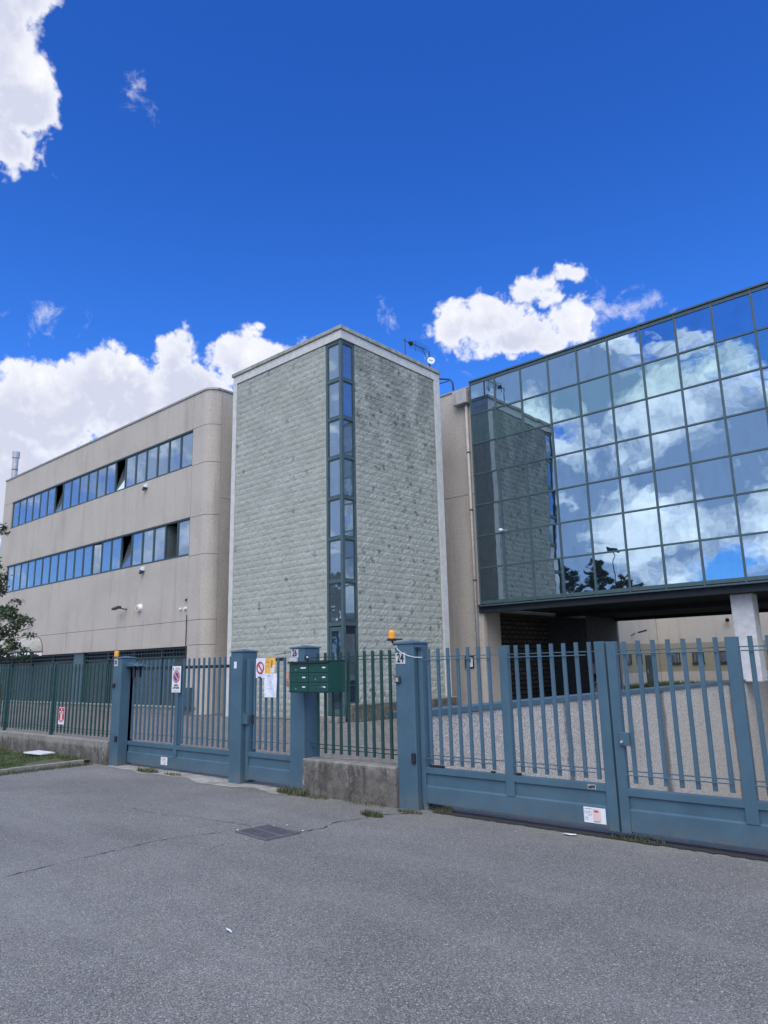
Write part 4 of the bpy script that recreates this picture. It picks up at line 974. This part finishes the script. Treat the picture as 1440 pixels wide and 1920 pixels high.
# mailboxes
mb=thing('mailbox_cabinet',(-6.8,6.2,1.25),'dark green cabinet of six mailboxes mounted on the fence by the 26 post','mailbox')
MX0,MX1,MY=-7.17,-6.43,6.20
MB().prism([(MY,1.25),(6.47,1.25),(6.47,1.625),(MY,1.625)],'x',MX0,MX1).build('body',M['box_green'],mb,bevel=.004)
MB().box(MX0-.004,MX1+.002,MY-.03,6.475,1.626,1.636).box(MX0-.004,MX1-.0,MY-.03,MY-.025,1.612,1.626).build('lid',M['ink'],mb)
for i in range(2):
    for j in range(3):
        a=MX0+.012+i*.363; z=1.262+j*.117
        dd=MB().box(a,a+.355,MY-.012,MY-.001,z,z+.106).build('door',M['box_green'],mb,bevel=.003)
        MB().box(a+.02,a+.335,MY-.0145,MY-.012,z+.078,z+.082).build('slot',M['ink'],dd)
        wx=a+.25 if not(i==0 and j==2) else a+.22
        MB().box(wx,wx+(.055 if not(i==0 and j==2) else .095),MY-.016,MY-.012,z+.050,z+.066).build('name_tag',M['white'],dd)
        MB().tube([(a+.13,MY-.012,z+.035),(a+.13,MY-.018,z+.035)],.007,8).build('keyhole',M['steel'] if (i+j)%2==0 else M['ink'],dd)
MB().box(MX1-.17,MX1-.09,MY-.0165,MY-.012,1.308,1.322).build('blue_tag',M['navy'],mb)
MB().box(-7.08,-7.04,6.47,6.5,1.3,1.6).box(-6.55,-6.51,6.47,6.5,1.3,1.6).build('bracket',M['green'],mb)
t=thing('fence_camera',(-7.05,6.35,1.64),'small black camera with a white front on top of the mailbox cabinet','camera')
MB().tube([(-7.05,6.42,1.637),(-7.05,6.40,1.68)],.012,6).build('stem',M['ink'],t)
MB().tube([(-7.10,6.42,1.69),(-7.03,6.38,1.69)],.024,10).build('body',M['ink'],t); MB().tube([(-7.03,6.38,1.69),(-7.02,6.373,1.69)],.012,10).build('front',M['white'],t)
# signs
def no_parking(t,x0,x1,z0,z1,y,words=True):
    cx=(x0+x1)/2; W=x1-x0; H=z1-z0
    MB().box(x0,x1,y-.004,y,z0,z1).build('board',M['white'],t)
    zc=z0+H*.60; r=W*.40
    d=MB().disc((cx,y-.0045,zc),(0,-1,0),r,28,.001).build('ring',M['red'],t,fix=False)
    MB().disc((cx,y-.0045,zc),(0,-1,0),r*.86,28,.002).build('inner_ring',M['pink'],t,fix=False)
    MB().disc((cx,y-.0045,zc),(0,-1,0),r*.66,28,.003).build('field',M['navy'],t,fix=False)
    MB().obox((cx,y-.0085,zc),(.7,0,-.7),(0,1,0),(.7,0,.7),r*.86,.001,r*.13).build('slash',M['pink'],t)
    if words:
        text('Comune','lettering',W*.15,(cx+W*.10,y-.005,z1-H*.07),FRONT,M['inkgrey'],t,.9)
        text('di MILANO','lettering',W*.15,(cx+W*.08,y-.005,z1-H*.13),FRONT,M['inkgrey'],t,.9)
        MB().box(x0+W*.08,x0+W*.16,y-.005,y-.0041,z1-H*.17,z1-H*.06).build('crest',M['weed'],t)
        text('passo','lettering',W*.24,(cx,y-.005,z0+H*.285),FRONT,M['ink'],t,.9,.001)
        text('carrabile','lettering',W*.24,(cx,y-.005,z0+H*.185),FRONT,M['ink'],t,.85,.001)
        text('n. 1024   MI','lettering',W*.13,(cx,y-.005,z0+H*.06),FRONT,M['inkgrey'],t,.9)
t=thing('no_parking_sign',(-10.38,SG,1.2),'tall white no parking sign with a round red and blue symbol on the sliding gate','sign','no parking signs on the gates'); no_parking(t,-10.52,-10.27,1.215,1.63,SG-.005)
t=thing('no_parking_sign',(-8.8,SG,1.2),'white no parking sign half hidden behind the post left of the pedestrian gate','sign','no parking signs on the gates'); no_parking(t,-8.93,-8.68,1.30,1.66,SG-.012)
t=thing('hydrant_sign',(-14.15,6.48,.6),'small red sign with a white hydrant symbol and white caption on the long green fence','sign')
hx=-14.15; hy=6.485
MB().box(hx-.125,hx+.125,hy-.004,hy,.60,.915).build('board',M['white'],t)
MB().box(hx-.115,hx+.115,hy-.0055,hy-.004,.675,.905).build('red_field',M['red'],t)
MB().box(hx-.028,hx+.028,hy-.007,hy-.0055,.70,.84).box(hx-.075,hx+.075,hy-.007,hy-.0055,.815,.845).box(hx-.055,hx+.055,hy-.007,hy-.0055,.685,.70).box(hx+.06,hx+.08,hy-.007,hy-.0055,.80,.845).disc((hx,hy-.006,.872),(0,-1,0),.02,12,.001).build('symbol',M['white'],t)
text('IDRANTE','lettering',.035,(hx,hy-.005,.655),FRONT,M['ink'],t)
text('n. 1','lettering',.03,(hx,hy-.005,.625),FRONT,M['inkgrey'],t)
# papers on pedestrian gate
PY=6.495
def sheet(nm,x0,x1,z0,z1,label,cat,m_,y=PY,curl=.01):
    t=thing(nm,((x0+x1)/2,y,z0),label,cat); s=MB(); n=6
    for i in range(n):
        for j in range(n):
            def q(a,b): return (x0+(x1-x0)*a/n,y-.003-curl*(math.sin(a*1.3+b*.7)*.5+.5),z0+(z1-z0)*b/n)
            s.quad(q(i,j),q(i+1,j),q(i+1,j+1),q(i,j+1))
    s.build('sheet',m_,t,smooth=True,fix=False); return t
t=sheet('parking_ban_notice',-8.22,-8.02,1.43,1.70,'white notice with a red barred circle taped to the pedestrian gate','notice',M['paper'],curl=.006)
MB().disc((-8.12,PY-.012,1.57),(0,-1,0),.085,24,.001,.062).build('ring',M['red'],t,fix=False)
MB().obox((-8.12,PY-.0135,1.57),(.7,0,-.75),(0,1,0),(.75,0,.7),.07,.0008,.010).build('slash',M['red'],t)
MB().obox((-8.10,PY-.0125,1.55),(.5,0,-.6),(0,1,0),(.6,0,.5),.035,.0006,.012).build('glyph',M['inkgrey'],t)
MB().box(-8.17,-8.10,PY-.0135,PY-.012,1.435,1.45).build('caption',M['ink'],t)
t=sheet('orange_poster',-8.02,-7.80,1.49,1.70,'orange and white poster with a seated figure on the pedestrian gate','poster',M['poster'],curl=.006)
MB().box(-7.89,-7.81,PY-.0125,PY-.0115,1.50,1.60).build('white_area',M['paper'],t)
MB().box(-8.0,-7.93,PY-.0125,PY-.0115,1.59,1.598).box(-8.0,-7.93,PY-.0125,PY-.0115,1.64,1.65).box(-8.0,-7.94,PY-.0125,PY-.0115,1.66,1.667).build('caption',M['pink'],t)
MB().disc((-7.865,PY-.013,1.655),(0,-1,0),.018,12,.001).obox((-7.87,PY-.0135,1.60),(1,0,.1),(0,1,0),(-.1,0,1),.016,.0006,.035).build('figure',M['skin'],t)
t=sheet('white_notice',-8.02,-7.76,1.17,1.49,'crumpled white paper notice hanging below the orange poster','notice',M['paper'],y=PY-.004,curl=.014)
MB().box(-7.95,-7.83,PY-.021,PY-.020,1.455,1.46).box(-7.96,-7.84,PY-.021,PY-.020,1.285,1.288).box(-7.95,-7.9,PY-.021,PY-.020,1.34,1.342).box(-7.90,-7.86,PY-.021,PY-.020,1.37,1.375).build('print',M['inkgrey'],t)
t=sheet('narrow_flyer',-7.59,-7.52,1.27,1.53,'narrow faded red and orange strip taped beside the 26 post','flyer',M['plate'],y=6.52)
MB().box(-7.585,-7.53,6.500,6.502,1.41,1.52).build('red_print',M['pink'],t); MB().box(-7.58,-7.53,6.500,6.502,1.32,1.39).build('orange_print',M['skin'],t)
# gate data stickers
def data_sticker(x0,x1,z0,z1,y,label):
    t=thing('data_sticker',((x0+x1)/2,y,z0),label,'sticker','white data stickers on the gate bottoms'); W=x1-x0;H=z1-z0
    MB().box(x0,x1,y-.003,y,z0,z1).build('sheet',M['white'],t)
    MB().box(x0+W*.42,x0+W*.78,y-.0036,y-.003,z0+H*.05,z0+H*.92).build('pink_area',M['pinkpale'],t)
    MB().box(x0+W*.48,x0+W*.68,y-.0042,y-.0036,z0+H*.70,z0+H*.82).build('red_bar',M['red'],t)
    MB().box(x0+W*.47,x0+W*.72,y-.0042,y-.0036,z0+H*.08,z0+H*.14).box(x0+W*.05,x0+W*.38,y-.0036,y-.003,z0+H*.86,z0+H*.91).box(x0+W*.05,x0+W*.2,y-.0036,y-.003,z0+H*.3,z0+H*.34).box(x0+W*.05,x0+W*.18,y-.0036,y-.003,z0+H*.18,z0+H*.22).build('print',M['inkgrey'],t)
    text('CE','ce_mark',H*.22,(x0+W*.10,y-.0035,z0+H*.66),FRONT,M['inkgrey'],t)
    MB().disc((x0+W*.28,y-.0032,z0+H*.6),(0,-1,0),H*.16,14,.0006,H*.13).box(x0+W*.27,x0+W*.29,y-.0042,y-.0036,z0+H*.5,z0+H*.75).build('symbol',M['inkgrey'],t)
M['pinkpale']=mat('pale pink print',(.72,.52,.46),.6)
data_sticker(-3.345,-3.13,.10,.235,6.492,'wide white data sticker low on the left swing gate leaf')
data_sticker(-10.77,-10.58,.085,.205,SG+.002,'white data sticker low in the middle of the sliding gate')
t=thing('maker_plate',(-3.24,6.48,.4),'small black maker plate on the rail of the left swing gate leaf','plate')
MB().box(-3.285,-3.205,6.486,6.4895,.395,.435).build('sheet',M['plate'],t); MB().box(-3.28,-3.21,6.4845,6.486,.40,.43).build('black_field',M['ink'],t)
MB().box(-3.277,-3.255,6.4835,6.4845,.420,.426).box(-3.245,-3.215,6.4835,6.4845,.404,.408).build('print',M['plate'],t)
# ================================================================== SMALL GROUND THINGS
t=thing('drain_grate',(-5.81,4.75,0),'rectangular dark iron drain grate sunk in the asphalt','drain')
ax=Vector((.99,-.10,0)); ay=Vector((.10,.99,0)); c=Vector((-5.80,4.745,0))
b=MB()
for s in (-1,1): b.obox(c+ay*s*.185+Vector((0,0,.008)),ax,ay,(0,0,1),.27,.014,.006); b.obox(c+ax*s*.257+Vector((0,0,.008)),ax,ay,(0,0,1),.014,.171,.006)
b.obox(c+Vector((0,0,.008)),ax,ay,(0,0,1),.244,.012,.006)
b.build('frame',M['slat'],t)
b=MB()
for s in (-1,1):
    for k in range(9): b.obox(c+ay*s*.092+ax*(-.216+k*.054)+Vector((0,0,.008)),ax,ay,(0,0,1),.0085,.079,.006)
b.build('slats',M['slat'],t)
b=MB(); b.obox(c+Vector((0,0,.002)),ax,ay,(0,0,1),.25,.18,.001); b.build('pit',M['ink'],t)
def weed(x,y,r,n,h,label,g_='weed tufts at the fence foot'):
    rr=random
    def s():
        a=rr.uniform(0,6.28); d=r*math.sqrt(rr.random()); return x+math.cos(a)*d*1.7,y+math.sin(a)*d*.6,.003
    tag(blades('w',int(n*1.5),s,h*.15,h,M['weed'],.004,1.2).build('weed_clump',M['weed'],fix=False),label,'weed',g_)
weed(-7.25,6.34,.17,420,.10,'green weed clump at the foot of the 26 post')
weed(-6.85,6.34,.16,220,.04,'low dark moss patch at the left end of the low stained wall')
weed(-5.50,5.92,.09,260,.07,'small bright weed tuft on the asphalt crack in front of the 24 post')
weed(-5.28,6.28,.10,140,.04,'dry weed tuft beside the foot of the 24 post')
weed(-5.05,6.55,.10,160,.08,'weed clump under the left hinge end of the swing gate')
weed(-2.85,6.50,.14,170,.045,'weed clump under the right swing gate leaf near the lock')
weed(-10.75,6.36,.16,260,.09,'weed clump on the concrete strip in front of the sliding gate')
weed(-10.1,6.40,.12,90,.05,'sparse weed tuft right of the sliding gate sticker')
weed(-6.0,6.36,.2,120,.03,'thin moss line at the foot of the low stained wall')
def scrap(x,y,sx_,sy_,label,a=0.,m_='paper',cat='litter',nm='paper_scrap',group='pale scraps on the asphalt',z=.006,h=.01):
    b=MB(); pts=[]
    for k in range(9):
        th_=2*math.pi*k/9; r_=1+random.uniform(-.25,.2); px,py=math.cos(th_)*sx_*r_,math.sin(th_)*sy_*r_
        pts.append((x+px*math.cos(a)-py*math.sin(a),y+px*math.sin(a)+py*math.cos(a),z+random.uniform(0,h)))
    for p,q_ in zip(pts,pts[1:]+pts[:1]): b.quad((x,y,z+h),p,q_)
    tag(b.build(nm,M[m_],fix=False),label,cat,group)
scrap(-3.42,6.33,.075,.03,'flat white paper scrap on the asphalt before the swing gate',.2)
scrap(-5.86,5.05,.022,.013,'larger white crumb just beyond the drain grate')
scrap(-5.98,4.97,.018,.009,'small white crumb at the far corner of the drain grate')
scrap(-6.10,4.62,.016,.009,'small white crumb at the left corner of the drain grate')
scrap(-7.4,2.0,.03,.008,'pale twig shaped scrap on the asphalt at the left',.5)
scrap(-3.9,2.9,.045,.008,'thin pale twig on the asphalt in the middle foreground',-.3)
scrap(-5.55,4.98,.012,.008,'tiny pale crumb right of the drain grate')
deb=MB(); rr=random.Random(3)
for _ in range(170):
    x=rr.uniform(-13,0); y=rr.uniform(.8,6.3); s_=rr.uniform(.0025,.006)
    if rr.random()<.5: y=6.3-abs(rr.gauss(0,.7))
    deb.obox((x,y,.004),(1,rr.uniform(-1,1),0),(-rr.uniform(-1,1),1,0),(0,0,1),s_,s_*.6,s_*.4)
tag(deb.build('grit',M['kerbl'],origin=(0,0,0)),kind='stuff')
t=MB()
t.prism([(-14.5,5.97),(-13.86,6.02),(-13.9,6.30),(-14.55,6.28)],'z',.10,.125)
tag(t.build('white_slab',M['white'],bevel=.004),'flat white panel lying on the grass before the long green fence','panel')

# ================================================================== TREES
def leafcloud(clumps,n_leaf,size,seed,flat=.55):
    rr=random.Random(seed); b=MB()
    for (c,r_) in clumps:
        c=Vector(c)
        for _ in range(int(n_leaf*r_*r_)+8):
            d=Vector((rr.gauss(0,1),rr.gauss(0,1),rr.gauss(0,1))).normalized()*r_*(rr.random()**.45); d.z*=flat
            p=c+d; a=Vector((rr.gauss(0,1),rr.gauss(0,1),rr.gauss(0,.5)-.2)).normalized(); nn=Vector((rr.gauss(0,.6),rr.gauss(0,.6),1)).normalized()
            u=a; v_=nn.cross(u).normalized(); L=size*rr.uniform(.6,1.25); W=L*.30
            b.quad(p,p+u*L*.35+v_*W+nn*.01,p+u*L-nn*L*.12,p+u*L*.35-v_*W+nn*.01)
    return b
def tree(base,h,r_,label,seed,nlimb=28,leaf=.13,dens=420,group=None,name='street_tree',h0=.35):
    rr=random.Random(seed); base=Vector(base)
    t=thing(name,tuple(base),label,'tree',group); tr=MB()
    tr.tube([base,base+Vector((.05,0,h*.3)),base+Vector((.0,.08,h*.62)),base+Vector((.05,0,h*.93))],[.17,.13,.08,.02],9)
    cl=[]
    for k in range(nlimb):
        f=h0+(1-h0)*((k+.5)/nlimb); a=k*2.4+rr.uniform(-.4,.4); L=r_*(1.05-((f-h0)/(1-h0))**1.6*.85)*rr.uniform(.7,1.15)
        s=base+Vector((0,0,h*f*.9)); e=s+Vector((math.cos(a)*L,math.sin(a)*L,L*rr.uniform(.25,.65))); m_=s.lerp(e,.5)+Vector((0,0,-.08*L))
        tr.tube([s,m_,e],[.045*(1.2-f),.028,.008],6)
        for q in (.35,.55,.75,.9,1.0,1.08):
            p=s.lerp(e,q)+Vector((rr.uniform(-.25,.25),rr.uniform(-.25,.25),rr.uniform(-.15,.3)))*L*.55; cl.append((p,rr.uniform(.15,.30)*min(1.3,r_*.55)))
    tr.build('trunk',M['bark'],t)
    leafcloud(cl,dens,leaf,seed).build('crown',M['leaf'],t,fix=False)
    return t
# near tree at the left border of the picture
t=thing('garden_tree',(-27.2,9.2,0),'leafy dark tree reaching in from the left in front of the office building','tree')
tr=MB(); B0_=Vector((-27.2,9.2,0))
tr.tube([B0_,(-27.1,9.2,1.2),(-27.0,9.1,2.6),(-26.8,9.1,5.5)],[.16,.13,.10,.04],9)
ends=[(-24.9,9.,6.35),(-22.2,9.0,2.9),(-22.9,8.9,3.25),(-23.7,9.1,3.7),(-24.4,9.0,4.5),(-23.3,9.2,2.25),(-24.3,8.8,2.6),(-25.2,9,5.3)]
cl=[]; rr=random.Random(21)
for e in ends:
    e=Vector(e); s=Vector((-27.0,9.1,max(1.9,e.z-1.6))); m_=s.lerp(e,.55)+Vector((0,0,.25)); tr.tube([s,m_,e],[.05,.03,.007],6)
    if e.z>5: cl.append((e,.16)); cl.append((e+Vector((.28,0,-.22)),.13)); cl.append((e+Vector((-.5,0,.1)),.3)); cl.append((e+Vector((-1,0,.0)),.4)); continue
    for q in (.5,.62,.72,.82,.9,.97,1.02): cl.append((m_.lerp(e,(q-.4)/.6)+Vector((rr.uniform(-.2,.2),rr.uniform(-.2,.2),rr.uniform(-.22,.22))),rr.uniform(.17,.32)))
tr.build('trunk',M['bark'],t); leafcloud(cl,900,.12,22).build('crown',M['leaf'],t,fix=False)
t=thing('green_bush',(-32.4,12.2,0),'green bush at the far left behind the long green fence','bush')
MB().tube([(-32.4,12.2,0),(-32.4,12.2,1.2)],[.05,.02],6).build('stem',M['bark'],t)
leafcloud([((-32.5,12.2,.7),.7),((-32.4,12.1,1.3),.55),((-32.8,12.2,1.6),.4),((-33.2,12.3,.9),.8)],420,.10,23,.9).build('foliage',M['weed'],t,fix=False)
# trees and lamp across the street (seen only mirrored in the glass)
T0=tree((-25.9,-6.3,0),9.1,2.0,'left tree of the pair mirrored at the bottom of the glass facade',31,group='street trees mirrored in the glass',dens=1300,leaf=.17)
T1=tree((-23.2,-5.9,0),9.6,1.9,'right and taller tree of the pair mirrored at the bottom of the glass facade',37,group='street trees mirrored in the glass',dens=1300,leaf=.17)
T2=tree((-21.0,-6.2,0),7.9,1.7,'lower tree whose tip is mirrored right of the lamp in the glass facade',41,group='street trees mirrored in the glass',dens=1300,leaf=.17)
T3=tree((-18.6,-6.1,0),7.4,1.5,'low tree whose tip is mirrored at the right bottom of the glass',43,group='street trees mirrored in the glass',dens=1300,leaf=.17)
T4=tree((-37.0,-6.0,0),9.0,2.2,'tree mirrored in the low panes of the tower corner glazing',47,group='street trees mirrored in the glass',dens=1300,leaf=.17)
sl_=thing('street_lamp',(-22.4,-7.2,0),'street lamp with a flat head mirrored among the trees in the glass facade','street lamp')
MB().tube([(-22.4,-7.2,0),(-22.4,-7.2,9.4)],[.08,.05],10).build('pole',M['dgrey'],sl_)
MB().obox((-22.1,-7.2,9.45),(1,0,-.12),(0,1,0),(.12,0,1),.45,.18,.12).build('head',M['dgrey'],sl_,bevel=.06)

# clean helper property
for o in bpy.data.objects:
    if '_o' in o: del o['_o']
